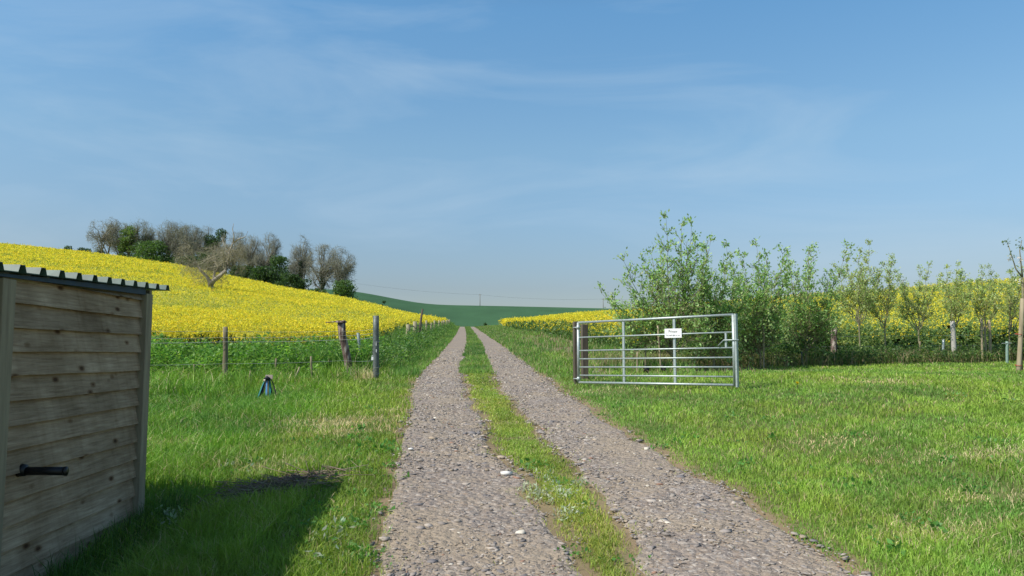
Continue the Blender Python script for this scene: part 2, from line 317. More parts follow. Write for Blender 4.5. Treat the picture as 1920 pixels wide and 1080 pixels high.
def track_sheet(i0, i1, name):
    Ys = [0.3]
    while Ys[-1] < 145: Ys.append(Ys[-1] + max(.05, Ys[-1] * .012))
    Ys = np.array(Ys); nc = 26; u = np.linspace(0, 1, nc)[None]
    X = e(i0, Ys)[:, None] * (1 - u) + e(i1, Ys)[:, None] * u; Y = np.repeat(Ys[:, None], nc, 1)
    Z = zt(X, Y) + .012 + .018 * (fbm(X * 9, Y * 9, 3) - .3) * (u * (1 - u) * 4) ** .5 - .012 * (np.abs(u - .5) > .49)
    V = np.stack([X, Y, Z], -1).reshape(-1, 3); a, b = np.meshgrid(np.arange(len(Ys) - 1), np.arange(nc - 1), indexing='ij'); q = (a * nc + b).ravel()
    return tag(mesh_np(name, V, np.stack([q, q + 1, q + nc + 1, q + nc], 1), Mt, smooth=True), kind='structure')
track_sheet(0, 1, 'track'); track_sheet(2, 3, 'track')
# loose stones on the track
def scatter(n, ylo, yhi, pw, r, spread=.74, extra=2.0, xlo=None, xhi=None):
    """points with density falling as distance**-pw"""
    u = r.random(n); k = 2 - pw if pw != 2 else None
    # width grows with Y, so the marginal in Y is Y**(1-pw)
    Y = ylo * (yhi / ylo) ** u if k is None else (ylo ** k + u * (yhi ** k - ylo ** k)) ** (1 / k)
    X = (r.random(n) * 2 - 1) * (spread * Y + extra); 
    return X, Y
def ico():
    p = (1 + 5 ** .5) / 2; v = np.array([(-1,p,0),(1,p,0),(-1,-p,0),(1,-p,0),(0,-1,p),(0,1,p),(0,-1,-p),(0,1,-p),(p,0,-1),(p,0,1),(-p,0,-1),(-p,0,1)], float); v /= np.linalg.norm(v[0])
    f = np.array([(0,11,5),(0,5,1),(0,1,7),(0,7,10),(0,10,11),(1,5,9),(5,11,4),(11,10,2),(10,7,6),(7,1,8),(3,9,4),(3,4,2),(3,2,6),(3,6,8),(3,8,9),(4,9,5),(2,4,11),(6,2,10),(8,6,7),(9,8,1)]); return v, f
def stones(n, ylo, yhi, smin, smax, r, cols, wts, white=0):
    Y = ylo * (yhi / ylo) ** r.random(n); w = r.random(n)
    a, b = e(0, Y) - .10, e(3, Y) + .10; X = a + (b - a) * w; k = in_track(X, Y, -.05 + .50 * fbm(X * 5, Y * 5, 2) ** 2) & (r.random(n) < sstep(.32, .62, fbm(X * 1.7, Y * 1.1)) + .12); X, Y = X[k], Y[k]; n = len(X)
    s = smin * (smax / smin) ** (r.random(n) ** 1.7) * np.clip(Y / 7, .8, 3) ** .8
    v, f = ico(); V = v[None] * (1 + (r.random((n, 12, 1)) - .5) * .95); V = V * np.stack([np.ones(n), .55 + .4 * r.random(n), .14 + .24 * r.random(n)], -1)[:, None]
    ti = (r.random((n, 2)) - .5) * .5; V[..., 2] += V[..., 0] * ti[:, :1] + V[..., 1] * ti[:, 1:]
    th = r.random(n) * 6.283; c, s_ = np.cos(th)[:, None], np.sin(th)[:, None]; x = V[..., 0] * c - V[..., 1] * s_; y = V[..., 0] * s_ + V[..., 1] * c
    V = np.stack([x, y, V[..., 2]], -1) * (s / 2)[:, None, None]; V += np.stack([X, Y, zt(X, Y) + .018 - s * .05], -1)[:, None]
    Fc = (np.arange(n) * 12)[:, None, None] + f[None]
    col = np.array(cols)[r.choice(len(cols), n, p=wts)] * (.8 + .4 * r.random((n, 1)))
    return V.reshape(-1, 3), Fc.reshape(-1, 3), np.repeat(col, 12, 0)
r = np.random.default_rng(11); pal = [(.29, .255, .23), (.41, .36, .31), (.37, .30, .225), (.60, .55, .46), (.30, .18, .13), (.20, .185, .185)]
V, Fc, cc = stones(46000, 3.4, 30, .007, .042, r, pal, [.34, .31, .18, .015, .025, .13])
tag(mesh_np('gravel', V, Fc, M_attr, col=cc), 'loose grey and brown stones lying over both wheel tracks', 'gravel', kind='stuff')
V, Fc, cc = stones(1500, 3.4, 10, .045, .10, r, pal, [.43, .26, .12, .015, .02, .155])
tag(mesh_np('stones', V, Fc, M_attr, col=cc), 'bigger flat grey stones bedded in the near part of the track', 'stones', kind='stuff')
for (px, py, s, lab) in [(950, 894, .085, 'white flint on the left wheel track near the middle grass strip'), (770, 847, .05, 'small white flint at the left edge of the track')]:
    x, y = hit(px, py); v, f = ico(); rr = np.random.default_rng(px); v = v * (1 + (rr.random((12, 1)) - .5) * .5) * np.array([s * .62, s * .45, s * .28]) + np.array([x, y, float(zt(x, y)) + .028])
    tag(mesh_np('flint', v, f, M_attr, col=np.tile([.78, .76, .72], (12, 1))), lab, 'stone', 'white flints on the track')
# ---------------------------------------------------------------- grass
SHED_X = lambda Y: -2.22 - .0708 * Y
def blades(X, Y, h, w, col, r, lean=.35, z0=None):
    n = len(X); Z = zt(X, Y) - .004 if z0 is None else z0; th = r.random(n) * 6.283; dx, dy = np.cos(th), np.sin(th); ph = r.random(n) * 6.283
    l = h * lean * (r.random(n) * 1.3); lx, ly = np.cos(ph) * l, np.sin(ph) * l + .0
    b0 = np.stack([X - dx * w / 2, Y - dy * w / 2, Z], -1); b1 = np.stack([X + dx * w / 2, Y + dy * w / 2, Z], -1)
    m0 = np.stack([X + lx * .35 - dx * w * .4, Y + ly * .35 - dy * w * .4, Z + h * .58], -1); m1 = np.stack([X + lx * .35 + dx * w * .4, Y + ly * .35 + dy * w * .4, Z + h * .58], -1)
    tp = np.stack([X + lx * 1.15, Y + ly * 1.15, Z + h * (1 - .25 * r.random(n))], -1)
    V = np.stack([b0, b1, m1, m0, tp], 1).reshape(-1, 3); q = (np.arange(n) * 5)[:, None]
    Fc = np.concatenate([q + [[0, 1, 2]], q + [[0, 2, 3]], q + [[3, 2, 4]]], 0); return V, Fc, np.repeat(col, 5, 0)
DRY = [(*hit(640, 795), .75, .5, .9), (*hit(655, 812), .5, .3, .8), (*hit(683, 716), .35, .35, 1.0), (*hit(740, 772), .3, .2, .6), (*hit(300, 848), .25, .15, .8), (*hit(520, 880), .5, .25, .5), (*hit(1860, 855), .7, .3, .5),
       (*hit(1900, 930), .5, .2, .4), (*hit(1550, 830), .5, .3, .4), (*hit(1645, 718), .8, .4, .5), (*hit(1590, 712), .5, .3, .5), (*hit(1880, 848), .4, .2, .3), (*hit(1760, 1000), .5, .3, .35), (*hit(1130, 735), .5, .4, .4)]
def dryness(X, Y):
    d = np.zeros_like(X)
    for (x, y, rx, ry, a) in DRY: d = np.maximum(d, a * np.exp(-(((X - x) / rx) ** 2 + ((Y - y) / ry) ** 2) * (.7 + .9 * vnoise(X * 6, Y * 6))))
    return d
HEAP = hit(525, 925)
def grass(n, ylo, yhi, r, name, lab):
    X, Y = scatter(n, ylo, yhi, 2.55, r); ns = n // 6; Ys_ = 3.2 * (40 / 3.2) ** r.random(ns); X = np.concatenate([X, e(1, Ys_) + (e(2, Ys_) - e(1, Ys_)) * r.random(ns)]); Y = np.concatenate([Y, Ys_])
    D = np.hypot(X, Y); e0, e1, e2, e3 = e(0, Y), e(1, Y), e(2, Y), e(3, Y)
    big = fbm(X * .55 + 3, Y * .55); med = fbm(X * 2.3, Y * 2.3 + 8); fine = fbm(X * 7, Y * 7, 2)
    left = X < e0; strip = (X > e1) & (X < e2); right = X > e3
    dL = e0 - X; dR = X - e3; dS = np.minimum(X - e1, e2 - X)
    wide = np.clip((e2 - e1) * .5, .05, 2)
    # keep masks (bare soil, thinning at the edges)
    pk = np.where(strip, sstep(-.02, .30, dS - .30 * (med - .40)) * np.where(med > .40, 1, .35), 1.0)
    pk = np.where(right, sstep(-.03, .12, dR - .22 * (fine - .42)), pk); pk = np.where(left, sstep(-.03, .10, dL - .22 * (fine - .42)), pk)
    trk = ~(strip | left | right); din = np.minimum(np.abs(X - e0), np.minimum(np.abs(X - e1), np.minimum(np.abs(X - e2), np.abs(X - e3))))
    pk = np.where(trk, .5 * np.exp(-din / .05) * (fine > .42) + .012 * (med > .62), pk)
    vr = right & (X > e3 + 1.2) & (X < 6.5) & (Y > 16.5) & (Y < 60); pk = pk * np.where(vr & (fbm(X * .6 + 4, Y * .35) > .40), .2, 1)
    pk = pk * np.where(right & (Y < 14) & (fbm(X * 1.1 + 40, Y * 1.4) > .68), .45, 1)
    pk = pk * np.where((X < SHED_X(Y) + .06) & (Y < 5.5) & (Y > 1.9) & (X > -4.8), 0, 1)
    pk = pk * np.where((lcrop(X, Y) > .5) | (rcrop(X, Y) > .4), 0, 1)
    k = r.random(len(X)) < pk; X, Y, D = X[k], Y[k], D[k]; trk = trk[k]; left, strip, right, dL, dR, dS, big, med, fine, vr = [q_[k] for q_ in (left, strip, right, dL, dR, dS, big, med, fine, vr)]
    n = len(X)
    h = np.where(strip | trk, .02 + .045 * med * (1 - .5 * trk), np.where(right, .03 + .055 * med * sstep(0, .5, dR), .045 + .05 * med))
    tall = left * sstep(.95, 1.9, dL + .6 * (big - .5)) ; h = h + tall * (.05 + .09 * big) + left * (X < -1.5) * (X > SHED_X(Y) + .5) * (1 - sstep(6.3, 8.5, Y)) * .06 * (.5 + med) - .06 * left * (X < SHED_X(Y) + .5) * (Y < 6.2) + left * (dL > 1.5) * sstep(13, 15, Y) * .20 * sstep(.5, .7, med)
    h = h + left * sstep(12.2, 15.5, Y + .8 * (big - .5)) * sstep(.4, 1.2, dL) * (.02 + .10 * med)
    bank = left * sstep(16, 20, Y) * sstep(.5, 1.6, dL) * (X > -3.2 - .1 * np.clip(Y - 18, 0, 20)); h = h + bank * .3
    h = h + right * sstep(15, 20, Y) * sstep(.3, 1.2, dR) * (X < 5.5) * .12
    d = dryness(X, Y); h = h * (1 - .45 * np.clip(d, 0, 1)) + (d > .5) * (np.hypot(X - DRY[2][0], Y - DRY[2][1]) < .6) * .22
    h = h * np.where((np.abs(X - HEAP[0]) < .42) & (np.abs(Y - HEAP[1] - .9 * (X - HEAP[0])) < .3), .3, 1)
    h = np.maximum(h, .02) * (.65 + .7 * r.random(n)) * np.where(D > 12, 1.05, 1)
    w = .0042 * np.clip(D / 4.5, .8, 12) ** .95
    base = np.array([.275, .44, .06]); dark = np.array([.135, .30, .052]); yel = np.array([.40, .44, .09]); straw = np.array([.62, .52, .30])
    a = sstep(.30, .66, big * .6 + med * .4)[:, None]; c = dark * (1 - a) + base * a
    yy = np.where(strip | trk, .6 + .6 * (1 - sstep(.0, .35, dS)), np.where(left, .20 * (dL < 1.4) + .1, .10)) + .35 * sstep(.5, .75, fine)
    yy = np.clip(yy * (.45 + 1.1 * fbm(X * 1.3 + 70, Y * 1.3)), 0, .9); yy = np.where(r.random(n) < .5, yy, yy * .4)[:, None]; c = c * (1 - yy) + yel * yy
    c = np.where(left[:, None], c * np.array([.80, .84, .72]), c); c = np.where((tall > .5)[:, None] & (r.random(n) < .6)[:, None], c * np.array([.75, .92, .8]), c)
    sd_ = (r.random(n) < (.06 + .06 * sstep(.6, .8, fine)))[:, None]; c = np.where(sd_, straw * .8, c)
    sd_ = (r.random(n) < d)[:, None]; c = np.where(sd_, straw * (.8 + .4 * r.random((n, 1))), c)
    c = np.where((vr & (r.random(n) < .35))[:, None], straw * .75, c)
    c = c * (.72 + .56 * r.random((n, 1))) * (.72 + .58 * fbm(X * 1.9 + 5, Y * 1.3, 3))[:, None]; c[:, 0] *= .86 + .3 * fbm(X * .7 + 55, Y * .7)
    V, Fc, cc = blades(X, Y, h, w, c, r, .8)
    return tag(mesh_np(name, V, Fc, M_grass, col=cc), lab, 'grass', kind='stuff')
r = np.random.default_rng(21)
grass(620000, 2.6, 26, r, 'grass', 'green grass of the lawn, the verges and the strip between the wheel tracks')
def bankgrass(n, r):
    Y = 17 * (135 / 17) ** r.random(n); lf = r.random(n) < .62; xf = -2.2 - .0625 * Y
    w = r.random(n)
    X = np.where(lf, (e(0, Y) - .02) * (1 - w) + (xf - 2.2) * w, e(3, Y) + w * np.clip(5.2 - .0535 * Y - e(3, Y), .5, 8))
    md = (r.random(n) < .18); X = np.where(md, e(1, Y) + (e(2, Y) - e(1, Y)) * r.random(n), X)
    k = ~in_track(X, Y, -.02) & ~((Y < 19.4) & (X < -2.75)); X, Y, w, lf, md = X[k], Y[k], w[k], lf[k], md[k]; n = len(X)
    keep = np.where(~lf & ~md & (w > .35) & (Y < 60) & (fbm(X * .6 + 4, Y * .35) > .40), .13, 1) > r.random(n); X, Y, w, lf, md = X[keep], Y[keep], w[keep], lf[keep], md[keep]; n = len(X)
    med = fbm(X * 1.4, Y * .8); h = np.where(md, .10, np.where(lf, .18 + .78 * sstep(.1, .6, w) * (.55 + .6 * med), .14 + .22 * sstep(.1, .5, w) * med)) * (.6 + .7 * r.random(n))
    wd = .012 * (Y / 17) ** .9; a = sstep(.3, .7, med)[:, None]; c = np.array([.085, .21, .04]) * (1 - a) + np.array([.19, .34, .06]) * a
    c = np.where((r.random(n) < np.where(lf, .08, .22))[:, None], np.array([.38, .33, .18]), c) * (.7 + .6 * r.random((n, 1)))
    V, Fc, cc = blades(X, Y, h, wd, c, r, .5); return tag(mesh_np('tall_grass', V, Fc, M_grass, col=cc), 'tall rough grass on the banks along the far track and its fence', 'grass', kind='stuff')
bankgrass(120000, r)
def weeds(cx, cy, rad, n, size, r, col, up=.1, asp=.45):
    X = cx + r.normal(size=n) * rad; Y = cy + r.normal(size=n) * rad * .8; Z = zt(X, Y) + .01 + r.random(n) * up
    V, Fq = leaves_np(np.stack([X, Y, Z], -1), size * (.6 + .8 * r.random(n)), r, asp, 1.2); return V, Fq, np.repeat(jcol(n, col, r, .3), 4, 0)
def merge(parts):
    V = []; Fs = []; Cs = []; b = 0
    for v, f, c in parts: V.append(v); Fs.append(f + b); Cs.append(c); b += len(v)
    return np.concatenate(V), np.concatenate(Fs), np.concatenate(Cs)
ps = []
for _ in range(150):
    px, py = (r.uniform(560, 740), r.uniform(800, 1075)) if r.random() < .35 else ((r.uniform(1000, 1900), r.uniform(720, 1070)) if r.random() < .7 else (r.uniform(300, 700), r.uniform(740, 900)))
    x, y = hit(px, py)
    if in_track(np.array([x]), np.array([y]))[0] or x < -2.3 and y < 5.8: continue
    ps.append(weeds(x, y, r.uniform(.03, .10), 26,         .032 * r.uniform(.7, 1.4), r, (.12, .29, .06), .05, .6))
V, Fq, cc = merge(ps); tag(mesh_np('lawn_weeds', V, Fq, M_leaf, col=cc), 'small broad-leaved weeds dotted through the grass', 'weeds', kind='stuff')
ps = []
for (px, py) in [(990, 920), (1010, 935), (1030, 945), (1060, 935), (1075, 965), (1062, 978), (1040, 925), (998, 938), (1085, 915), (1022, 905)]:
    x, y = hit(px, py); ps.append(weeds(x, y, .05, 45, .035, r, (.50, .54, .40), .07, .4))
V, Fq, cc = merge(ps); tag(mesh_np('silvery_weeds', V, Fq, M_leaf, col=cc), 'silver-grey weeds on the grass strip between the wheel tracks', 'weeds', kind='stuff')
ps = []
for (px, py) in [(430, 880), (440, 885), (345, 880), (470, 890), (620, 1020), (640, 1000), (610, 1060), (1375, 690), (1120, 700), (300, 975), (318, 990), (330, 975)]:
    x, y = hit(px, py); ps.append(weeds(x, y, .06, 22, .045, r, (.40, .46, .36), .07, .4))
V, Fq, cc = merge(ps); tag(mesh_np('pale_weeds', V, Fq, M_leaf, col=cc), 'pale felted weeds scattered in the grass beside the shed', 'weeds', kind='stuff')
# heap of dead stems lying in the shed's shadow
n = 300; cx, cy = hit(525, 925); tt = r.random(n); X = cx + r.normal(size=n) * .17; Y = cy + r.normal(size=n) * .13 + (X - cx) * .9
P0 = np.stack([X, Y, zt(X, Y) + .03 + .07 * r.random(n)], -1); dd = r.normal(size=(n, 3)) * [.11, .08, .035]; V, Fq = tubes_np(P0 - dd, P0 + dd, np.full(n, .0035), np.full(n, .002), 3)
tag(mesh_np('dead_stem_heap', V, Fq, M_attr, col=np.repeat(jcol(n, (.26, .20, .15), r, .5), 6, 0)), 'heap of dead brown stems in the shade beside the shed', 'brushwood', kind='stuff')
for (px, py, lab) in [(1495, 733, 'lone yellow dandelion on the lawn right of the gate')]:
    x, y = hit(px, py); z = float(zt(x, y)); t0 = empty('dandelion', (x, y, z)); tag(t0, lab, 'flower')
    m = MB(); m.tube([(0, 0, 0), (.005, 0, .12)], .004, 5); m.build('stem', M_leaf, t0)
    n = 40; th = r.random(n) * 6.28; D_ = np.stack([np.cos(th), np.sin(th), .3 + .7 * r.random(n)], -1); V, Fq = leaves_np(np.tile([.005, 0, .12], (n, 1)), .03, r, .35, 0, D_); mesh_np('flower_head', V, Fq, M_petal, t0, col=np.tile([.8, .62, .02], (n * 4, 1)))
# ---------------------------------------------------------------- rapeseed crop
CROP_H = 1.2
def crop_body(infn, name, xr, yr_, lab, ymix, hh=.98):
    """green mass of stems and leaves under the flowers: canopy sheet with its sides"""
    Mc, t, p = newmat(name + '_canopy'); tcn = N(t, 'ShaderNodeTexCoord'); nA = N(t, 'ShaderNodeTexNoise', Scale=.9, Detail=12.0, Roughness=.75); nB = N(t, 'ShaderNodeTexNoise', Scale=.05, Detail=5.0, Roughness=.6)
    for q_ in (nA, nB): t.links.new(tcn.outputs['Object'], q_.inputs['Vector'])
    s_ = N(t, 'ShaderNodeMath', operation='MULTIPLY_ADD'); s_.inputs[1].default_value = .5; t.links.new(nB.outputs['Fac'], s_.inputs[0]); t.links.new(nA.outputs['Fac'], s_.inputs[2])
    rr = ramp(t, s_.outputs[0], [(.16, .21, .04), (.36, .38, .06), (.50, .47, .07)] if 'left' in lab else [(.12, .19, .05), (.24, .31, .08), (.40, .42, .08)], [ymix - .12, ymix, ymix + .16]); t.links.new(rr.outputs[0], p.inputs['Base Color']); p.inputs['Roughness'].default_value = .9; p.inputs['Specular IOR Level'].default_value = .05
    b = N(t, 'ShaderNodeBump', Strength=1.0, Distance=.3); t.links.new(nA.outputs['Fac'], b.inputs['Height']); t.links.new(b.outputs[0], p.inputs['Normal'])
    d = infn(GXX, GYY); m = (d > .75) & (GYY < yridge(GXX, GYY) + 14) & (GXX > xr[0]) & (GXX < xr[1]) & (GYY < yr_)
    zc = GZ + hh * sstep(.7, 1.2, d) * (1 - sstep(8, 14, GYY - yridge(GXX, GYY))) - .05
    ids = -np.ones(GXX.shape, int); cell = m[:-1, :-1] & m[1:, :-1] & m[:-1, 1:] & m[1:, 1:]
    use = np.zeros_like(m); use[:-1, :-1] |= cell; use[1:, :-1] |= cell; use[:-1, 1:] |= cell; use[1:, 1:] |= cell
    ids[use] = np.arange(use.sum()); V = np.stack([GXX[use], GYY[use], zc[use]], -1)
    Fq = np.stack([ids[:-1, :-1][cell], ids[1:, :-1][cell], ids[1:, 1:][cell], ids[:-1, 1:][cell]], 1)
    return tag(mesh_np(name, V, Fq, Mc, smooth=True), lab, 'crop', kind='stuff')
crop_body(lcrop, 'rapeseed_foliage', (-320, -1), 260, 'green leaf and stem mass under the yellow flowers left of the track', .70)
crop_body(rcrop, 'rapeseed_foliage', (-6, 160), 170, 'green leaf and stem mass under the sparse yellow flowers right of the track', .92)
def flowers(infn, n, ylo, yhi, side, dens, r, name, lab, rmin=.045, pet=(.87, .73, .06), gp_=.22, dz=0):
    Y = ylo * (yhi / ylo) ** r.random(n)
    if side < 0: lo, hi = -.76 * Y - 2, -.0625 * Y - 2.9
    else: lo, hi = 5.0 - .0535 * Y, .76 * Y + 3
    X = lo + (hi - lo) * r.random(n); k = (infn(X, Y) > .05) & (Y < yridge(X, Y) + 8)
    big = fbm(X * .09, Y * .06 + 4, 4); med = fbm(X * .9, Y * .5, 3)
    pk = dens(X, Y, big, med) * np.where(np.abs(((X + .0625 * Y) % 14) - 7) < .4, .3, 1); k &= r.random(n) < pk; X, Y, big, med = X[k], Y[k], big[k], med[k]; n = len(X); D = np.hypot(X, Y)
    z = zt(X, Y) + dz + CROP_H * (.93 + .14 * r.random(n) + .10 * (med - .5)) - (.40 if side < 0 else .75) * r.random(n) ** (1.6 if side < 0 else 1.2) * (1 - sstep(1.0, 3.5, infn(X, Y)))
    rad = np.clip(.00115 * D, rmin, .26) * (.55 + .8 * r.random(n)); kq = 7
    off = r.normal(size=(n, kq, 3)) * [.55, .55, .62]; P = np.stack([X, Y, z], -1)[:, None] + off * rad[:, None, None]
    s = np.repeat(rad, kq) * .95; V, Fq = leaves_np(P.reshape(-1, 3), s, r, .9, 1.0)
    c = np.repeat(jcol(n, pet, r, .08), kq * 4, 0)
    gg = np.repeat(r.random(n * kq) < gp_, 4); c[gg] = [.52, .52, .10]
    return tag(mesh_np(name, V, Fq, M_petal, col=c), lab, 'crop', kind='stuff')
r = np.random.default_rng(5)
flowers(lcrop, 190000, 24, 215, -1, lambda X, Y, b, m: np.clip(.46 + 1.3 * (m - .45) + 3.6 * (b - .46) + .35 * (1 - sstep(27, 38, Y)), .10, 1), r, 'rapeseed_flowers', 'dense yellow rapeseed flowers over the hill left of the track')
flowers(rcrop, 78000, 26, 150, 1, lambda X, Y, b, m: np.clip((.90 - .73 * sstep(.12, .32, X / Y) + .22 * sstep(64, 84, Y)) * (.55 + 2.6 * (m - .40)) + 1.0 * (b - .45), .05, 1), r, 'rapeseed_flowers', 'thin yellow rapeseed flowers over the field right of the track')
flowers(lcrop, 34000, 24, 215, -1, lambda X, Y, b, m: np.clip(.45 + 2.2 * (.50 - m), .05, 1), r, 'rapeseed_buds', 'green buds and leaves showing between the flowers of the left field', pet=(.36, .40, .08), gp_=0, dz=-.04)
flowers(rcrop, 42000, 26, 150, 1, lambda X, Y, b, m: .25 + .65 * sstep(.08, .25, X / Y), r, 'rapeseed_buds', 'green seed pods and buds of the half-finished right field', rmin=.06, pet=(.34, .42, .14), gp_=.2, dz=-.22)
def edge_flowers(infn, n, side, r, name, lab, pet=(.87, .73, .06)):
    Y0 = 24.0 if side < 0 else 25.6; Y = Y0 * (125 / Y0) ** r.random(n); es = r.random(n) < .55
    if side < 0: X = np.where(es, -(2.9 + .0625 * Y) - r.random(n) * 1.1, -4.2 - r.random(n) * 17); Y = np.where(es, Y, 23.8 + r.random(n) * 1.3)
    else: X = np.where(es, 5.0 - .0535 * Y + r.random(n) * 1.1, 3.4 + r.random(n) * 19); Y = np.where(es, Y, 25.6 + r.random(n) * 1.4)
    d = infn(X, Y); k = (d > -.05) & (d < 1.2) & (r.random(n) < .25 + 1.6 * (fbm(X * 1.2, Y * 1.2, 3) - .35)) & (es | (r.random(n) < (.34 if side > 0 else .7))); X, Y, es = X[k], Y[k], es[k]; n = len(X); D = np.hypot(X, Y)
    lo = np.where(es, .35, .62) if side > 0 else np.full(n, .72)
    z = zt(X, Y) + lo + (1.25 - lo) * r.random(n) ** .7; rad = np.clip(.0013 * D, .045, .16) * (.6 + .7 * r.random(n)); kq = 7
    P = np.stack([X, Y, z], -1)[:, None] + r.normal(size=(n, kq, 3)) * rad[:, None, None] * .58
    V, Fq = leaves_np(P.reshape(-1, 3), np.repeat(rad, kq) * .95, r, .9, 1.0); return tag(mesh_np(name, V, Fq, M_petal, col=np.repeat(jcol(n, pet, r, .1), kq * 4, 0)), lab, 'crop', kind='stuff')
edge_flowers(rcrop, 13000, 1, r, 'rapeseed_flowers', 'yellow flower heads hanging down the near side of the right field')
edge_flowers(lcrop, 3800, -1, r, 'rapeseed_flowers', 'yellow flower heads hanging down the near side of the left field')
def crop_stems(infn, n, side, r, lab, ymax=110):
    Y0 = 24.0; Y = Y0 * (ymax / Y0) ** r.random(n); lo, hi = (-.76 * Y - 2, -.0625 * Y - 2.9) if side < 0 else (4.9 - .0535 * Y, .76 * Y + 3); edge_side = r.random(n) < .5
    if side < 0: X = np.where(edge_side, hi - r.random(n) * 1.5, lo + (hi - lo) * r.random(n)); Y = np.where(edge_side, Y, 23.8 + r.random(n) * 2.2)
    else: X = np.where(edge_side, lo + r.random(n) * 1.5, lo + (hi - lo) * r.random(n)); Y = np.where(edge_side, Y, 25.4 + r.random(n) * 2.4)
    if side > 0: X = np.where(edge_side, X, 3.2 + r.random(n) * 19)
    else: X = np.where(edge_side, X, -5.1 - r.random(n) * 16)
    d = infn(X, Y); k = (d > 0) & (d < 1.9); X, Y = X[k], Y[k]; n = len(X); Z = zt(X, Y) + r.random(n) ** .9 * .88
    D = np.hypot(X, Y); dr = r.normal(size=(n, 3)) * .5; dr[:, 2] += .7
    V, Fq = leaves_np(np.stack([X, Y, Z], -1), np.clip(.004 * D, .10, .35) * (.6 + .8 * r.random(n)), r, .36, .4, dr)
    return tag(mesh_np('rapeseed_stems', V, Fq, M_leaf, col=np.repeat(jcol(n, (.06, .125, .04) if side < 0 else (.10, .19, .06), r, .4, (.20, .29, .09), .2), 4, 0)), lab, 'crop', kind='stuff')
crop_stems(lcrop, 34000, -1, r, 'dark green rapeseed stems and leaves along the near edge of the left field')
crop_stems(rcrop, 34000, 1, r, 'dull green rapeseed stems and leaves along the near edge of the right field')
# ---------------------------------------------------------------- nettles and undergrowth
def thicket(name, n, region, h, size, col, alt, lab, cat, r, asp=.55, pa=.3, bodyh=0):
    X, Y, hs = region(n, r); hh = h * hs * (.15 + 1.6 * fbm(X * 1.5, Y * 1.5, 3)); k_ = r.random(len(X)) < .25 + 1.5 * fbm(X * 3 + 7, Y * 3, 2) ** 1.5; X, Y, hs, hh = X[k_], Y[k_], hs[k_], hh[k_]; c0 = None; u = r.random(len(X)) ** .55; Z = zt(X, Y) + hh * u
    D = np.hypot(X, Y); nn = len(X); c = jcol(nn, col, r, .32, alt, pa)
    dr = r.normal(size=(nn, 3)) * [.8, .8, .3]
    V, Fq = leaves_np(np.stack([X, Y, Z], -1), size * (.55 + .8 * r.random(nn)), r, asp, 1.6, dr); return tag(mesh_np(name, V, Fq, M_leaf, col=np.repeat(c, 4, 0)), lab, cat, kind='stuff')
def reg_nettle(n, r):
    Y = 18.3 + 5.3 * r.random(n); X = -.72 * Y - 1 + (.72 * Y + 1 - 3.2 - .02 * Y) * r.random(n); w = sstep(17.9, 19.6, Y + 2.4 * (fbm(X * .7, Y * .5 + 2) - .5)) 
    k = (w > .05) & ~((Y < 19.6) & (X > -4.6)); return X[k], Y[k], w[k]
thicket('nettle_patch', 70000, reg_nettle, .76, .10, (.13, .28, .05), (.25, .42, .08), 'bright green nettles and brambles between the wire fence and the left crop', 'weeds', r)
def reg_bank(n, r):
    Y = 17.6 * (120 / 17.6) ** r.random(n); X = -2.2 - .0625 * Y + r.normal(size=n) * .5 - .1; X = np.where(r.random(n) < .5, X + .6, X); k = (X < e(0, Y) - .6) & ~((Y < 19.6) & (X < -2.75)); return X[k], Y[k], np.full(k.sum(), 1.0)
thicket('bank_weeds', 26000, reg_bank, .72, .085, (.085, .19, .045), (.18, .30, .07), 'dark leafy weeds along the foot of the track-side fence', 'weeds', r)
def reg_right(n, r):
    X = gx(1130, 18) + r.random(n) * 15.5; Y = 17.6 + (X - 2) * .40 + r.random(n) * 2.2; Y = np.minimum(Y, 23.0 + r.random(n) * 2.2); hs = .15 + .80 * sstep(4.0, 5.0, X) * (1 - .62 * sstep(7.8, 9.2, X)); return X, Y, hs
thicket('bramble_undergrowth', 34000, reg_right, .85, .075, (.075, .145, .04), (.22, .31, .09), 'dark ivy and bramble undergrowth beneath the row of young trees', 'undergrowth', r, pa=.2)
n = 9000; X, Y, hs = reg_right(n, r); V, Fc, cc = blades(X, Y, .45 * (.4 + .8 * r.random(n)), np.full(n, .013), jcol(n, (.33, .27, .15), r, .35, (.14, .22, .05), .45), r, .6)
tag(mesh_np('dry_grass', V, Fc, M_grass, col=cc), 'straw-coloured dry grass standing under the row of young trees', 'grass', kind='stuff')
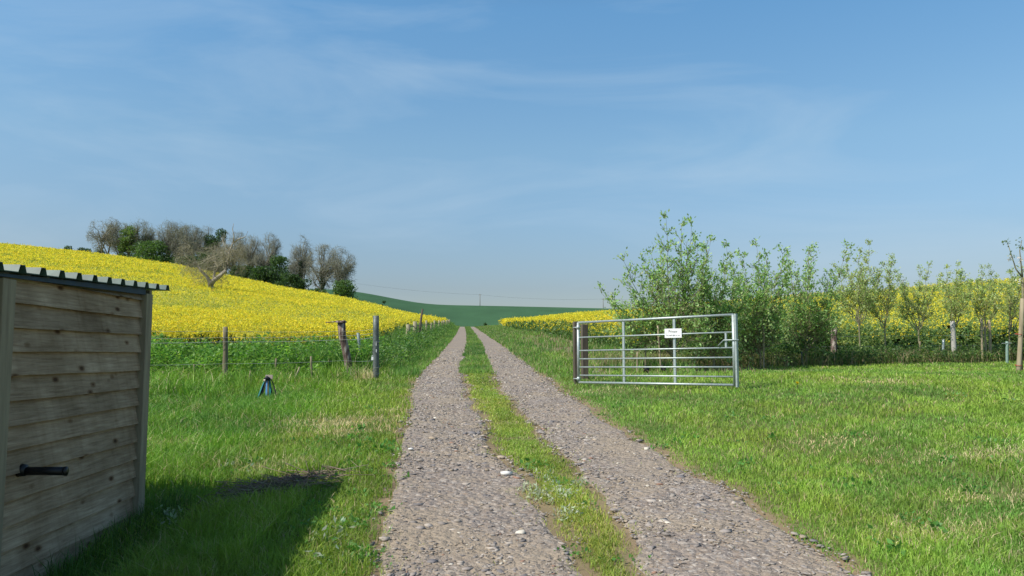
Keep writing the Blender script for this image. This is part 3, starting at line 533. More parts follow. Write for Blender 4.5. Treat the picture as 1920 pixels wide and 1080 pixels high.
# ---------------------------------------------------------------- trees
def grow(r, p, d, L0, rad, depth, kids, spread, up, wig=.12, shrink=.68, nseg=4, rshr=.6, segs=None, tips=None, minrad=.004, taper=.6, droop=0):
    """recursive limb: appends (p0,p1,r0,r1,level) and (point,dir,level) for leafy shoots"""
    if segs is None: segs, tips = [], []
    pts = [p]; dirs = []; q = np.array(p, float); d = np.array(d, float); d /= np.linalg.norm(d)
    for i in range(nseg):
        d = d + r.normal(size=3) * wig + np.array([0, 0, up - droop * (depth == 0)]); d /= np.linalg.norm(d); q2 = q + d * L0 / nseg
        ra = max(minrad, rad * (1 - (1 - taper) * i / nseg)); rb = max(minrad, rad * (1 - (1 - taper) * (i + 1) / nseg)); segs.append((q, q2, ra, rb, depth)); tips.append((q2, d, depth)); q = q2; pts.append(q); dirs.append(d)
    if depth > 0:
        for c in range(kids[min(depth, len(kids) - 1)] if isinstance(kids, (list, tuple)) else kids):
            j = min(nseg - 1, int(r.uniform(.25, 1.0) * nseg)); base = pts[j + 1]; dd = dirs[j]
            ax = r.normal(size=3); ax -= ax.dot(dd) * dd; ax /= np.linalg.norm(ax); an = spread * r.uniform(.6, 1.25); nd_ = dd * math.cos(an) + ax * math.sin(an)
            grow(r, base, nd_, L0 * shrink * r.uniform(.75, 1.2), max(minrad, rad * rshr), depth - 1, kids, spread, up, wig, shrink, max(2, nseg - (0 if depth > 2 else 1)), rshr, segs, tips, minrad, taper, droop)
    return segs, tips
def put_segs(segs, name, mat, parent, n=5, sel=None):
    s = [q for q in segs if sel is None or sel(q)]
    if not s: return None
    V, Fq = tubes_np([q[0] for q in s], [q[1] for q in s], [q[2] for q in s], [q[3] for q in s], n); return mesh_np(name, V, Fq, mat, parent, smooth=True)
def fit(segs, tips, h, w):
    """scale a grown skeleton to the height and width the tree has"""
    P = np.array([s[1] for s in segs]); z = P[:, 2].max(); x = np.percentile(np.abs(P[:, :2]), 97); sx, sz = w / 2 / x, h / z; k = np.array([sx, sx, sz])
    return [(s[0] * k, s[1] * k, s[2], s[3], s[4]) for s in segs], [(t_[0] * k, t_[1], t_[2]) for t_ in tips]
O3 = np.zeros(3)
def curve(a, b, up, k, r, wob):
    c = (a + b) / 2 + np.array([0, 0, up]); u = np.linspace(0, 1, k + 1)[:, None]; p = a * (1 - u) ** 2 + 2 * c * u * (1 - u) + b * u * u
    p[1:-1] += r.normal(size=(k - 1, 3)) * wob; return p
def dome(r, starts, cen, rad, mains, rmain, minr, nsec=3, ntw=3, low=-.35, twl=.14, droop=0.0):
    """limbs arching from the trunk to the skin of a rounded crown, each splitting into finer twigs"""
    S_ = []; cen = np.array(cen, float); rad = np.array(rad, float); H = rad[2]
    def inside(p): return cen + (p - cen) / max(1.0, np.linalg.norm((p - cen) / rad))
    for m_ in range(mains):
        d = r.normal(size=3); d /= np.linalg.norm(d)
        while d[2] < low: d = r.normal(size=3); d /= np.linalg.norm(d)
        end = cen + d * rad * r.uniform(.92, 1.0); st_ = starts[r.integers(0, len(starts))]; P = curve(st_, end, H * .18 * (1 - abs(d[2])), 7, r, H * .025)
        for i in range(7):
            f0, f1 = 1 - i / 7 * .85, 1 - (i + 1) / 7 * .85; S_.append((P[i], P[i + 1], max(minr, rmain * f0), max(minr, rmain * f1), 3))
            if i < 1: continue
            for _ in range(nsec):
                q = P[i + 1]; dq = (q - cen) / rad; dq = dq / (np.linalg.norm(dq) + .2) + r.normal(size=3) * .55; L_ = r.uniform(.25, .55); e_ = inside(q + (cen + dq * rad - q) * L_ + r.normal(size=3) * H * .06); e_[2] -= droop * H * .2
                Q = curve(q, e_, H * .04, 3, r, H * .02)
                for j in range(3):
                    S_.append((Q[j], Q[j + 1], max(minr, rmain * f1 * .4), max(minr, rmain * f1 * .3), 2))
                    for _ in range(ntw):
                        t_ = r.normal(size=3) + (Q[j + 1] - Q[j]) / (np.linalg.norm(Q[j + 1] - Q[j]) + 1e-6) * 1.1 + np.array([0, 0, .35 - droop]); t_ *= H * twl * r.uniform(.6, 1.3) / np.linalg.norm(t_); e2 = inside(Q[j + 1] + t_) + r.normal(size=3) * H * .012
                        S_.append((Q[j + 1], e2, minr, minr * .6, 1))
                        for _ in range(2):
                            t2 = t_ * .6 + r.normal(size=3) * H * twl * .35 - np.array([0, 0, droop * H * .06]); S_.append((Q[j + 1] + (e2 - Q[j + 1]) * r.uniform(.4, 1), Q[j + 1] + (e2 - Q[j + 1]) * .6 + t2, minr * .75, minr * .45, 0))
    return S_
M_ctwig = noisemat('grey_twigs', [(.18, .18, .135), (.34, .34, .27)], .35, .9, .1)
def bare_tree(px, Y, ytop, wpx, label, seed, trunk_h=.18, ivy=0, twin=False, leafcol=None, nleaf=0, buds=(.27, .26, .17)):
    r = np.random.default_rng(seed); X = gx(px, Y, 480); z = float(zt(X, Y)); h = float(at(px, ytop, Y)[2]) - z; w = wpx / F * Y
    t0 = empty('bare_tree', (X, Y, z)); tag(t0, label, 'tree', 'trees in the copse on the ridge'); segs = []; starts = []
    for k_ in ((-1, 1) if twin else (0,)):
        P = curve(np.array([.35 * k_, 0, -.3]), np.array([1.1 * k_ * w / 9, .3 * k_, h * .46]), 0, 5, r, .08)
        for i in range(5): segs.append((P[i], P[i + 1], (.028 - .003 * i) * h * (.75 if twin else 1), (.025 - .003 * i) * h * (.75 if twin else 1), 9))
        starts += [P[2], P[3], P[4], P[5], P[5]] if trunk_h < .3 else [P[3], P[4], P[5], P[5]]
    segs += dome(r, starts, (0, 0, h * .60), (w / 2, w / 2, h * .40), 16, .014 * h, .0145)
    put_segs(segs, 'trunk', M_bark, t0, 7, lambda q: q[4] >= 3); put_segs(segs, 'crown', M_ctwig, t0, 3, lambda q: q[4] < 3)
    tp = np.array([q[1] for q in segs if q[4] <= 1]); n = 1100; P = tp[r.integers(0, len(tp), n)]; V, Fq = leaves_np(P, .15, r, .4); mesh_np('buds', V, Fq, M_leaf, t0, col=np.repeat(jcol(n, buds, r, .3), 4, 0))
    if ivy:
        n = int(1300 * ivy); hi = r.random(n) * h * .60; P = np.stack([r.normal(size=n) * .42 * (1.2 - hi / h), r.normal(size=n) * .4, hi], -1); V, Fq = leaves_np(P, .28, r, .8); mesh_np('ivy', V, Fq, M_leaf, t0, col=np.repeat(jcol(n, (.05, .10, .03), r, .4), 4, 0))
    if nleaf: P = tp[r.integers(0, len(tp), nleaf)] + r.normal(size=(nleaf, 3)) * .25; V, Fq = leaves_np(P, .20, r, .6); mesh_np('leaves', V, Fq, M_leaf, t0, col=np.repeat(jcol(nleaf, leafcol, r, .3), 4, 0))
    return t0
def leafy_tree(px, Y, ytop, wpx, label, seed, col, alt=None, n=9000, ybase=None, name='leafy_tree', group='trees in the copse on the ridge', size=.34, lobes=12, cat='tree', low=.12, depthf=.8):
    r = np.random.default_rng(seed); X = gx(px, Y, 500); z = float(zt(X, Y)); h = float(at(px, ytop, Y)[2]) - z; w = wpx / F * Y
    t0 = empty(name, (X, Y, z)); tag(t0, label, cat, group)
    m = MB(); m.tube([(0, 0, -.3), (.1, 0, h * .35), (-.1, .1, h * .7)], [.03 * h + .05, .02 * h + .03, .03], 7)
    for i in range(5): a = i * 1.3; m.tube([(0, 0, h * .25), (math.cos(a) * w * .25, math.sin(a) * w * .2, h * .6)], [.012 * h + .02, .02], 5)
    m.build('trunk', M_bark, t0, True)
    cs = []; lobes = int(lobes * 1.7)
    for i in range(lobes):
        a = r.random() * 6.283; rr_ = r.random() ** .5; zz = low + (1 - low) * r.random(); lim = math.sqrt(max(.08, 1 - ((zz - .5) / .62) ** 2)); cs.append((math.cos(a) * rr_ * lim * w * .36, math.sin(a) * rr_ * lim * w * .36 * depthf, zz * h * .86, r.uniform(.16, .26) * min(w, h * 1.4)))
    cs = np.array(cs); q = r.integers(0, len(cs), n); d = r.normal(size=(n, 3)); d /= np.linalg.norm(d, axis=1, keepdims=True); P = cs[q, :3] + d * (cs[q, 3] * (.55 + .5 * r.random(n)))[:, None] * [1, 1, .8]; P[:, 2] = np.clip(P[:, 2], .05, h * 1.0)
    V, Fq = leaves_np(P, size * (.6 + .8 * r.random(n)), r, .75, .5); mesh_np('crown', V, Fq, M_leaf, t0, col=np.repeat(jcol(n, col, r, .35, alt, .25), 4, 0)); return t0
G1 = (.085, .16, .045); G2 = (.15, .25, .07); GD = (.05, .095, .035); OL = (.19, .21, .10)
bare_tree(197, 206, 407, 66, 'leafless tree with a round grey crown and twin trunk, leftmost in the ridge copse', 1, .20, twin=True)
leafy_tree(240, 206, 416, 42, 'light green tree just right of the leftmost bare tree on the ridge', 2, G2, OL, 5500, size=.36, lobes=16)
bare_tree(262, 208, 406, 48, 'tall olive-tinged leafless tree behind the light green tree on the ridge', 3, buds=(.19, .19, .09), leafcol=(.14, .18, .06), nleaf=2500)
leafy_tree(285, 203, 452, 78, 'low dark green tree at the field edge under the tall bare trees', 4, G1, G2, 8000, lobes=14)
bare_tree(313, 208, 414, 68, 'broad grey leafless tree third along the ridge copse', 5, .2, leafcol=(.14, .17, .07), nleaf=1200)
bare_tree(355, 205, 424, 66, 'brown leafless tree in the middle of the ridge copse, left of the green dome', 6, .15, buds=(.18, .15, .08), leafcol=(.12, .14, .05), nleaf=2500)
leafy_tree(403, 206, 421, 62, 'dark green dome-topped tree rising behind the dead tree', 8, GD, G1, 9000, lobes=14)
bare_tree(437, 200, 430, 56, 'pale leafless tree directly behind the dead tree in the field', 9, .2, ivy=.6)
bare_tree(470, 196, 441, 52, 'slim leafless tree between the dead tree and the round green tree', 10, .2, ivy=.5)
bare_tree(503, 193, 436, 50, 'leafless tree with a forked trunk above the left of the dark hedge', 11, .25, twin=True)
bare_tree(335, 214, 417, 60, 'grey leafless tree filling the gap left of the middle of the copse', 201)
bare_tree(384, 214, 424, 62, 'greyish leafless tree half hidden left of the green dome', 202, leafcol=(.14, .16, .06), nleaf=2000)
bare_tree(225, 214, 418, 44, 'small leafless tree between the leftmost tree and the light green tree', 203, leafcol=(.16, .22, .07), nleaf=1800)
leafy_tree(526, 188, 474, 54, 'small round dark green tree above the dark hedge', 12, G1, GD, 6000, lobes=12)
bare_tree(564, 186, 442, 44, 'tall leafless tree with a dark ivy-covered trunk', 13, .3, ivy=1.4)
bare_tree(605, 182, 459, 62, 'broad leafless tree with ivy on its trunk, second from the right of the copse', 14, .2, ivy=.9)
bare_tree(638, 180, 462, 62, 'round leafless tree at the right-hand end of the ridge copse', 15, .15, buds=(.17, .17, .09), ivy=.3)
leafy_tree(640, 176, 527, 62, 'bright green bush under the last bare tree of the copse', 16, G1, G2, 5000, name='bush', cat='bush', group='bushes under the copse', lobes=10)
leafy_tree(300, 204, 470, 90, 'dark bush filling the gap beneath the third bare tree', 17, GD, G1, 4500, name='bush', cat='bush', group='bushes under the copse', lobes=10)
leafy_tree(355, 200, 480, 90, 'dark bush at the field edge left of the dead tree', 22, GD, G1, 4500, name='bush', cat='bush', group='bushes under the copse', lobes=10)
leafy_tree(390, 198, 474, 80, 'dark evergreen mass filling the copse behind the crown of the dead tree', 210, GD, G1, 5500, lobes=14)
for i, (px, yt, w, l) in enumerate([(455, 499, 62, 'left-hand bush of the dark hedge right of the dead tree'), (497, 501, 74, 'long middle bush of the dark hedge, below the round green tree'), (548, 514, 76, 'right-hand bush of the dark hedge, sloping down to the ivy-clad trees')]):
    leafy_tree(px, 182 - i * 3, yt, w, l, 30 + i, GD, G1, 7000, name='hedge_bush', cat='bush', group='dark hedge at the foot of the copse', lobes=16, low=.02)
leafy_tree(600, 172, 541, 70, 'low rough scrub at the field edge below the ivy-clad trees', 40, G1, OL, 3500, name='bush', cat='bush', group='bushes under the copse', lobes=10, size=.26)
for i, (px, w, yt, l) in enumerate([(128, 38, 461, 'green-topped bush at the left end of the low hedge on the skyline'), (158, 36, 465, 'middle bush of the low hedge on the skyline'), (186, 34, 468, 'bush of the low skyline hedge beside the leftmost bare tree')]):
    leafy_tree(px, 212, yt, w, l, 50 + i, GD, G1, 3000, name='hedge_bush', cat='bush', group='low hedge on the skyline', lobes=9, low=.02, size=.26)
leafy_tree(719, 200, 562, 12, 'tiny lone bush on the edge of the far green field', 60, G1, GD, 900, name='bush', cat='bush', group=None, lobes=5, size=.2)
r9 = np.random.default_rng(77)
for i in (0, 3):
    leafy_tree(838 + i * 24, 152, 605 + r9.uniform(-.5, .8), 34, ['low dark bush left of the track where it crosses the crest', 'low dark bush behind the left wheel track at the crest', 'low dark bush behind the right wheel track at the crest', 'low dark bush at the tip of the right field by the crest'][i], 70 + i, GD, G1, 700, name='bush', cat='bush', group='low bushes at the crest of the track', lobes=5, size=.22, low=.02)
# the dead tree standing in the yellow field
def dead_tree():
    r = np.random.default_rng(90); Y = 66.0; s = Y / F; X = gx(392, Y, 540); z = float(zt(X, Y))
    def P(px, py, dy=0): q = at(px, py, Y); return np.array([q[0] - X, dy, q[2] - z])
    t0 = empty('dead_tree', (X, Y, z)); tag(t0, 'gnarled pale dead tree with a forked trunk standing in the yellow field', 'tree')
    m = MB(); b = P(395, 542)
    m.tube([(b[0], 0, -.2), b, P(394, 530), P(388, 519), P(377, 508), P(370, 498)], [.30, .26, .21, .13, .10, .07], 9, wob=.12)
    m.tube([P(394, 536), P(402, 526, -.1), P(414, 518, -.2), P(424, 508, -.2), P(428, 490, 0), P(430, 470, .1), P(436, 455, .1)], [.24, .21, .16, .13, .115, .09, .07], 9, wob=.12)
    m.tube([P(396, 534), P(400, 522, .2), P(398, 514, .4), P(405, 500, .5)], [.2, .14, .1, .06], 8, wob=.1)
    m.tube([P(436, 455, .1), P(447, 447, .2), P(458, 443, .3), P(462, 432, .4)], [.08, .055, .035, .02], 6)
    m.tube([P(436, 455, .1), P(439, 443), P(436, 430), P(438, 419)], [.07, .045, .03, .015], 6)
    m.tube([P(430, 470, .1), P(420, 458, 0), P(415, 445)], [.08, .04, .02], 6)
    m.build('trunk', M_palebark, t0, True)
    sts = [P(370, 498), P(377, 508), P(405, 500, .5), P(428, 490), P(430, 470, .1), P(424, 508, -.2), P(436, 455, .1), P(398, 514, .4)]; c_ = P(398, 480)
    segs = dome(r, sts, c_, (66 * s, 60 * s, 57 * s), 20, .045, .0048, nsec=2, ntw=3, low=-.75, twl=.20, droop=.75)
    put_segs(segs, 'crown', noisemat('dead_twigs', [(.20, .185, .13), (.38, .35, .26)], 3, .9, .1), t0, 3)
    tp = np.array([q[1] for q in segs if q[4] <= 1]); n = 900; Q = tp[r.integers(0, len(tp), n)] + r.normal(size=(n, 3)) * .08; V, Fq = leaves_np(Q, .08, r, .5); mesh_np('lichen', V, Fq, M_leaf, t0, col=np.repeat(jcol(n, (.26, .25, .11), r, .35), 4, 0))
dead_tree()
# young trees on the right: many upright arching leafy shoots from a short stem
def leafy_shrub(px, Y, ytop, label, seed, shoots, leafn=5200, col=(.29, .46, .15), alt=(.44, .58, .24), name='young_tree', group='leafy young trees behind the gate', low=.25, size=.073, stemr=.032, u0=.15, tw=4):
    """shoots: list of (px at the tip, y at the tip); all grow from the stem"""
    r = np.random.default_rng(seed); X = gx(px, Y); z = float(zt(X, Y)); t0 = empty(name, (X, Y, z)); tag(t0, label, 'tree', group)
    H = float(at(px, ytop, Y)[2]) - z; segs = []; tips = []; fork = np.array([0, 0, H * low * .6]); segs.append((O3 - [0, 0, .1], fork, stemr, stemr * .8, 9))
    for (sx_, sy_) in shoots:
        q = at(sx_, sy_, Y); T1 = np.array([q[0] - X, r.normal() * .45 * H * .3, q[2] - z]); p0 = fork * (r.uniform(.6, 1.0) if u0 < .3 else r.uniform(.93, 1.0)); c1 = p0 + (T1 - p0) * .45 + np.array([(T1[0]) * .12, 0, -.02 * H]); prev = p0; k_ = 9; rad = stemr * .55
        for i in range(1, k_ + 1):
            u = i / k_; pt = p0 * (1 - u) ** 2 + 2 * c1 * u * (1 - u) + T1 * u * u + r.normal(size=3) * .018 * H * (u < 1) * .5
            segs.append((prev, pt, rad * (1 - .85 * (i - 1) / k_), rad * (1 - .85 * i / k_), 3)); d = pt - prev; d /= np.linalg.norm(d)
            if u > u0:
                tips.append((pt, d, 1))
                for _ in range(tw if u < .8 else 2):
                    ax = r.normal(size=3); ax -= ax.dot(d) * d; ax /= np.linalg.norm(ax); dd = d * .7 + ax * .8 + np.array([0, 0, .25]); Ls = H * (.15 if u0 < .3 else .10) * (1.25 - u) * r.uniform(.5, 1.3)
                    a, b = grow(r, pt, dd, Ls, .007, 1, [0, 3], .6, .06, .14, .6, 3, .6, minrad=.0024); segs += a; tips += b
            prev = pt
    put_segs(segs, 'trunk', M_stem, t0, 5)
    tp = np.array([q[0] for q in tips]); td = np.array([q[1] for q in tips]); i = r.integers(0, len(tp), leafn); P = tp[i] + r.normal(size=(leafn, 3)) * .035; V, Fq = leaves_np(P, size * (.55 + .8 * r.random(leafn)), r, .5, .4, td[i] * .6)
    mesh_np('crown', V, Fq, M_leaf, t0, col=np.repeat(jcol(leafn, col, r, .3, alt, .35), 4, 0)); return t0
leafy_shrub(1262, 17.6, 415, 'tallest young leafy tree, rising behind the middle of the metal gate', 101, [(1243, 415), (1288, 428), (1270, 430), (1213, 490), (1167, 492), (1130, 548), (1150, 575), (1300, 470), (1316, 462), (1228, 470), (1255, 465), (1190, 560), (1330, 520), (1290, 500), (1238, 520), (1205, 600), (1310, 590), (1160, 620), (1275, 560)], 9500)
leafy_shrub(1338, 18.0, 460, 'young leafy tree with a long shoot leaning right, behind the right end of the gate', 102, [(1368, 460), (1322, 468), (1310, 500), (1345, 520), (1290, 560), (1390, 560), (1355, 600), (1300, 620), (1330, 560), (1375, 640), (1385, 510), (1322, 530)], 6500)
leafy_shrub(1425, 19.0, 458, 'bushy young leafy tree next to the pale thin stake', 103, [(1430, 458), (1400, 480), (1448, 478), (1380, 500), (1372, 540), (1467, 476), (1480, 500), (1420, 520), (1445, 540), (1365, 590), (1480, 580), (1400, 610), (1460, 620), (1390, 650), (1410, 560), (1350, 560)], 8500)
leafy_shrub(1510, 20.2, 464, 'young leafy tree with a spreading shoot to the right, left of the ivy-grown post', 104, [(1527, 464), (1578, 470), (1500, 482), (1488, 478), (1545, 520), (1480, 530), (1555, 560), (1515, 560), (1470, 580), (1535, 600), (1490, 610), (1560, 600), (1510, 510)], 7000)
WL = (.42, .52, .19); WA = (.55, .60, .26)
def sapling(px, Y, ytop, label, seed, shoots, n=2600, **k): return leafy_shrub(px, Y, ytop, label, seed, shoots, int(n * 1.15), WL, WA, 'sapling', 'row of slender saplings along the lawn edge', low=.56, size=.055, stemr=.026, u0=.32, tw=3, **k)
sapling(1612, 22.3, 461, 'tallest slender sapling, bushy and yellow-green, right of the ivy-grown post', 111, [(1626, 461), (1604, 470), (1590, 480), (1648, 485), (1572, 500), (1612, 500), (1640, 520), (1655, 500), (1580, 545), (1625, 540), (1598, 520)], 5200)
sapling(1660, 22.5, 488, 'narrow sapling leaning left over a pair of short pale stakes', 112, [(1655, 488), (1665, 500), (1640, 520), (1672, 520), (1650, 540), (1638, 560)], 2400)
sapling(1723, 22.7, 502, 'sapling with a wide V-shaped crown in the middle of the row', 113, [(1698, 508), (1722, 505), (1728, 502), (1685, 520), (1700, 540), (1735, 540), (1745, 560), (1718, 540), (1690, 560)], 3000)
sapling(1789, 22.9, 500, 'narrow upright sapling with its stem in a pale grey guard', 114, [(1783, 500), (1775, 502), (1795, 512), (1770, 530), (1800, 535), (1785, 540), (1790, 520)], 3000)
sapling(1848, 23.0, 504, 'flat-topped sapling standing by a cluster of three stakes', 115, [(1818, 508), (1835, 505), (1850, 504), (1830, 530), (1868, 520), (1850, 540), (1873, 515), (1840, 550)], 2600)
sapling(1893, 23.0, 512, 'sparse pale sapling behind the blossoming tree at the right edge', 116, [(1885, 515), (1900, 512), (1912, 516), (1890, 540), (1905, 545), (1920, 530)], 1500)
# blossoming fruit tree at the right edge of the lawn
def blossom_tree():
    Y = 17.0; X = gx(1912, Y); z = float(zt(X, Y)); r = np.random.default_rng(121); t0 = empty('blossom_tree', (X, Y, z)); tag(t0, 'nearly bare fruit tree with white blossom at the right edge of the lawn', 'tree')
    P = lambda px, py, dy=0: np.array([at(px, py, Y)[0] - X, dy, at(px, py, Y)[2] - z]); m = MB()
    m.tube([(0, 0, -.1), P(1913, 640), P(1918, 560), P(1917, 520)], [.035, .03, .026, .02], 7)
    m.tube([P(1917, 520), P(1905, 505), P(1897, 480), P(1889, 455)], [.018, .014, .010, .006], 6); m.tube([P(1917, 520), P(1914, 490), P(1912, 470), P(1916, 450)], [.018, .013, .010, .006], 6)
    m.tube([P(1918, 540), P(1930, 500), P(1938, 460)], [.018, .012, .006], 6); m.tube([P(1918, 550), P(1945, 530), P(1960, 500)], [.016, .012, .006], 6); m.build('trunk', M_stem, t0, True)
    pts = np.array([P(1889, 455), P(1884, 455), P(1896, 478), P(1913, 455), P(1902, 500), P(1917, 465), P(1938, 462), P(1909, 520), P(1960, 500), P(1945, 520)]); n = 130
    Q = pts[r.integers(0, len(pts), n)] + r.normal(size=(n, 3)) * .04; V, Fq = leaves_np(Q, .055, r, .5); mesh_np('leaves', V, Fq, M_leaf, t0, col=np.repeat(jcol(n, (.16, .24, .09), r, .3), 4, 0))
    pts = np.array([P(1912, 483), P(1914, 487), P(1909, 526), P(1894, 484)]); n = 60; Q = pts[r.integers(0, 4, n)] + r.normal(size=(n, 3)) * .025; V, Fq = leaves_np(Q, .045, r, .8); mesh_np('blossom', V, Fq, M_petal, t0, col=np.repeat(jcol(n, (.78, .72, .72), r, .1), 4, 0))
blossom_tree()
# ---------------------------------------------------------------- posts, stakes and fences
def post(name, px, ybase, ytop, wpx, Y, mat, label, cat='post', group=None, dxtop=0, sides=10, wob=.06, sink=.15, square=False, top=None):
    Y = hit(px, ybase)[1] if px < 1000 else Y
    a = at(px, ybase, Y); b = at(px + dxtop, ytop, Y); z = float(zt(a[0], Y)); rad = wpx / F * Y / 2
    t0 = MB(); b = np.array([b[0] - a[0], 0, b[2] - z]); base = np.array([-b[0] * sink / max(b[2], .3), 0, -sink])
    pts = [base + (b - base) * u for u in np.linspace(0, 1, 6)]; pts = [p_ + np.array([random.uniform(-1, 1), random.uniform(-1, 1), 0]) * rad * .12 * (wob > 0) for p_ in pts]
    t0.tube(pts, [rad * (1.04 - .08 * i / 5) for i in range(6)], 4 if square else sides, wob=wob)
    o = t0.build(name, mat, None, not square); o.location = (a[0], Y, z)
    if label: tag(o, label, cat, group)
    return o
random.seed(4)
FY = 17.6
OY = post('fence_post', 422.5, 715, 613, 9.5, FY + .3, M_post, 'tall round olive-grey post in the wire fence between shed and leaning post', group=None).location[1]
lp = post('leaning_post', 657, 712, 604, 15, 15.9, M_oldpost, 'thick rotten post leaning left, with a flat cap and stick on top', dxtop=-18, wob=.14)
m = MB(); a = at(639, 604, lp.location[1]) - np.array(lp.location); m.tube([a + (0, 0, -.01), a + (0, 0, .035)], [.135, .115], 9, wob=.15); m.tube([a + (-.36, 0, -.01), a + (.10, 0, .03)], [.012, .02], 6); o = m.build('cap', M_oldpost, lp)
sp = post('steel_post', 705, 714, 592, 11.5, 15.6, M_steel, 'dark green steel tube post with peeling white label, beside the track', wob=0, sides=16)
m = MB(); rr_ = .058
for (z0, z1, a0, a1) in [(.66, .74, -2.2, -1.6), (.74, .83, -1.9, -1.45), (.60, .67, -1.75, -1.3), (.83, .87, -2.1, -1.8)]:
    k_ = 6; vs = [];
    for i in range(k_ + 1):
        an = a0 + (a1 - a0) * i / k_; j1 = random.uniform(-.012, .012); vs += [(math.cos(an) * .0645, math.sin(an) * .0645, z0 + j1), (math.cos(an) * .0645, math.sin(an) * .0645, z1 + j1)]
    m.add(vs, [(2 * i, 2 * i + 2, 2 * i + 3, 2 * i + 1) for i in range(k_)])
m.build('peeling_label', M_white, sp)
for zz in (.16, .30, .84): m = MB(); m.tube([(math.cos(a_) * .067, math.sin(a_) * .067, zz + .02 * math.sin(a_)) for a_ in np.linspace(0, 6.283, 15)], .004, 4); m.build('wire_binding', M_wire, sp)
ch = MB()
for i in range(9): ch.tube([(-.075 + .012 * math.cos(a_) * (i % 2), -.02 + .012 * math.cos(a_) * (1 - i % 2), .80 - i * .035 + .024 * math.sin(a_)) for a_ in np.linspace(0, 6.283, 9)], .005, 4)
ch.build('chain', M_steel, sp); pk = MB(); pk.box((-.10, -.045, .44), (-.055, -.02, .51)); pk.tube([(-.09, -.03, .51), (-.09, -.03, .54), (-.066, -.03, .54), (-.066, -.03, .51)], .005, 5); pk.build('padlock', M_white, sp, bevel=.004)
post('metal_stake', 681, 704, 624, 5.5, 15.8, plain('grey_green_pipe', (.20, .25, .24), .5), 'thin grey-green metal pipe leaning between the rotten post and the steel post', 'stake', dxtop=-10, wob=0)
for (px, yb, yt, w, dx, Y, lab) in [(306, 716, 696, 5, 0, 15.6, 'short square-cut grey stake nearest the shed'), (362, 718, 683, 3.5, 2, 15.6, 'short thin grey stake second from the shed'), (464, 730, 695, 3.5, 6, 15.0, 'mossy bent stake just left of the teal bundle'), (516, 712, 672, 4, 1.5, 15.2, 'thin grey stake behind the teal bundle'), (549, 720, 688, 3.5, 13, 15.3, 'pale stake leaning right beside the teal bundle'), (586, 722, 668, 4, -3, 15.5, 'thin brown stake left of the leaning rotten post'), (441, 702, 657, 2.5, 9, 17.2, 'thin brown cane leaning right of the olive-grey post')]:
    post('stake', px, yb, yt, w, Y, M_stake if 'pale' in lab else M_post, lab, 'stake', 'short stakes in the grass by the left fence', dxtop=dx, sides=6)
def wire(p, q, sag, name, lab, rad=.004, barbed=False, group=None):
    p, q = np.array(p), np.array(q); m = MB(); k = 14; pts = [p + (q - p) * i / k - np.array([0, 0, sag * 4 * (i / k) * (1 - i / k)]) for i in range(k + 1)]; m.tube([x - p for x in pts], rad, 4)
    o = m.build(name, M_wire); o.location = p; tag(o, lab, 'wire', group); return o
A = lambda px, py, Y: at(px, py, Y)
wf = empty('wire_fence', A(150, 642, FY)); tag(wf, 'sagging wires strung from the shed side past the olive post to the steel post', 'fence')
w0 = np.array(wf.location)
for (yl, ym, yr, rd) in [(643, 641, 637, .0055), (633, 633, 629, .004), (618, 621, 621, .0035), (684, 682, 676, .0035)]:
    m = MB(); P_ = [A(150, yl, FY) - w0, A(422, ym, OY - .1) - w0, A(647, yr, lp.location[1] - .1) - w0, A(704, yr - 5 if yr < 670 else yr, sp.location[1] - .07) - w0]; pts = []
    for a, b in zip(P_[:-1], P_[1:]):
        for i in range(9): u = i / 8; pts.append(a + (b - a) * u - np.array([0, 0, .02 * 4 * u * (1 - u)]))
    m.tube(pts, rd, 4); m.build('wire', M_wire, wf)
# old fence beside the far track
labs = ['thick pale stump, first of the old fence posts by the far track', 'pale post next after the stumps in the far fence', 'third pale post of the far fence, leaning a little', 'pale post midway along the far fence', 'split pale post past the middle of the far fence', 'short pale post in the second half of the far fence']
M_fp = noisemat('bleached_post_wood', [(.17, .15, .09), (.40, .37, .25)], 9, .9, .5, stretch=(1, 1, .2))
def fpost(px, Y, hgt, wm, dx=0, mat=M_fp):
    X = -2.2 - .0625 * Y if px is None else gx(px, Y); z = float(zt(X, Y)); m = MB(); wm *= .72; m.tube([(0, 0, -.1), (dx * .5, 0, hgt * .5), (dx, 0, hgt)], [wm, wm * 1.05, wm * .9], 7, wob=.1); o = m.build('fence_post', mat, None, True); o.location = (X, Y, z); return o
for i, (px, Y, h, w) in enumerate([(790.5, 39.6, 1.15, .085), (799, 44.6, 1.2, .085), (807, 50, 1.05, .08), (815.5, 57, 1.2, .09), (823, 66, 1.2, .10), (828, 74, 1.15, .11), (833, 84, 1.2, .12), (837, 94, 1.2, .13), (840, 104, 1.2, .14), (843, 115, 1.25, .15)]):
    L_ = ['pale post nearest the leaning dark post in the far fence', 'second pale post past the leaning dark post', 'third pale post past the leaning dark post', 'fourth pale post past the leaning dark post', 'fifth pale post, about midway along the far fence', 'sixth pale post past the leaning dark post', 'fourth from last pale post of the far fence', 'third from last pale post of the far fence', 'last but one pale post of the far fence', 'last and smallest pale post of the far fence before the crest'][i]
    tag(fpost(px, Y, h, w, (i % 3 - 1) * .05), L_, 'post', 'pale posts of the old fence by the far track')
tag(fpost(778, 35.5, 1.15, .14), 'thick pale stump beside the leaning dark post of the far fence', 'post'); tag(fpost(765, 33, 1.05, .13), 'short mossy stump, nearest post of the far fence', 'post')
tag(fpost(783, 37, 1.75, .075, .22, M_brownpost), 'dark post leaning right over the pale stump of the far fence', 'post')
fr = empty('fence_rails', (0, 0, 0)); tag(fr, 'thin grey rails and wire joining the pale posts by the far track', 'fence')
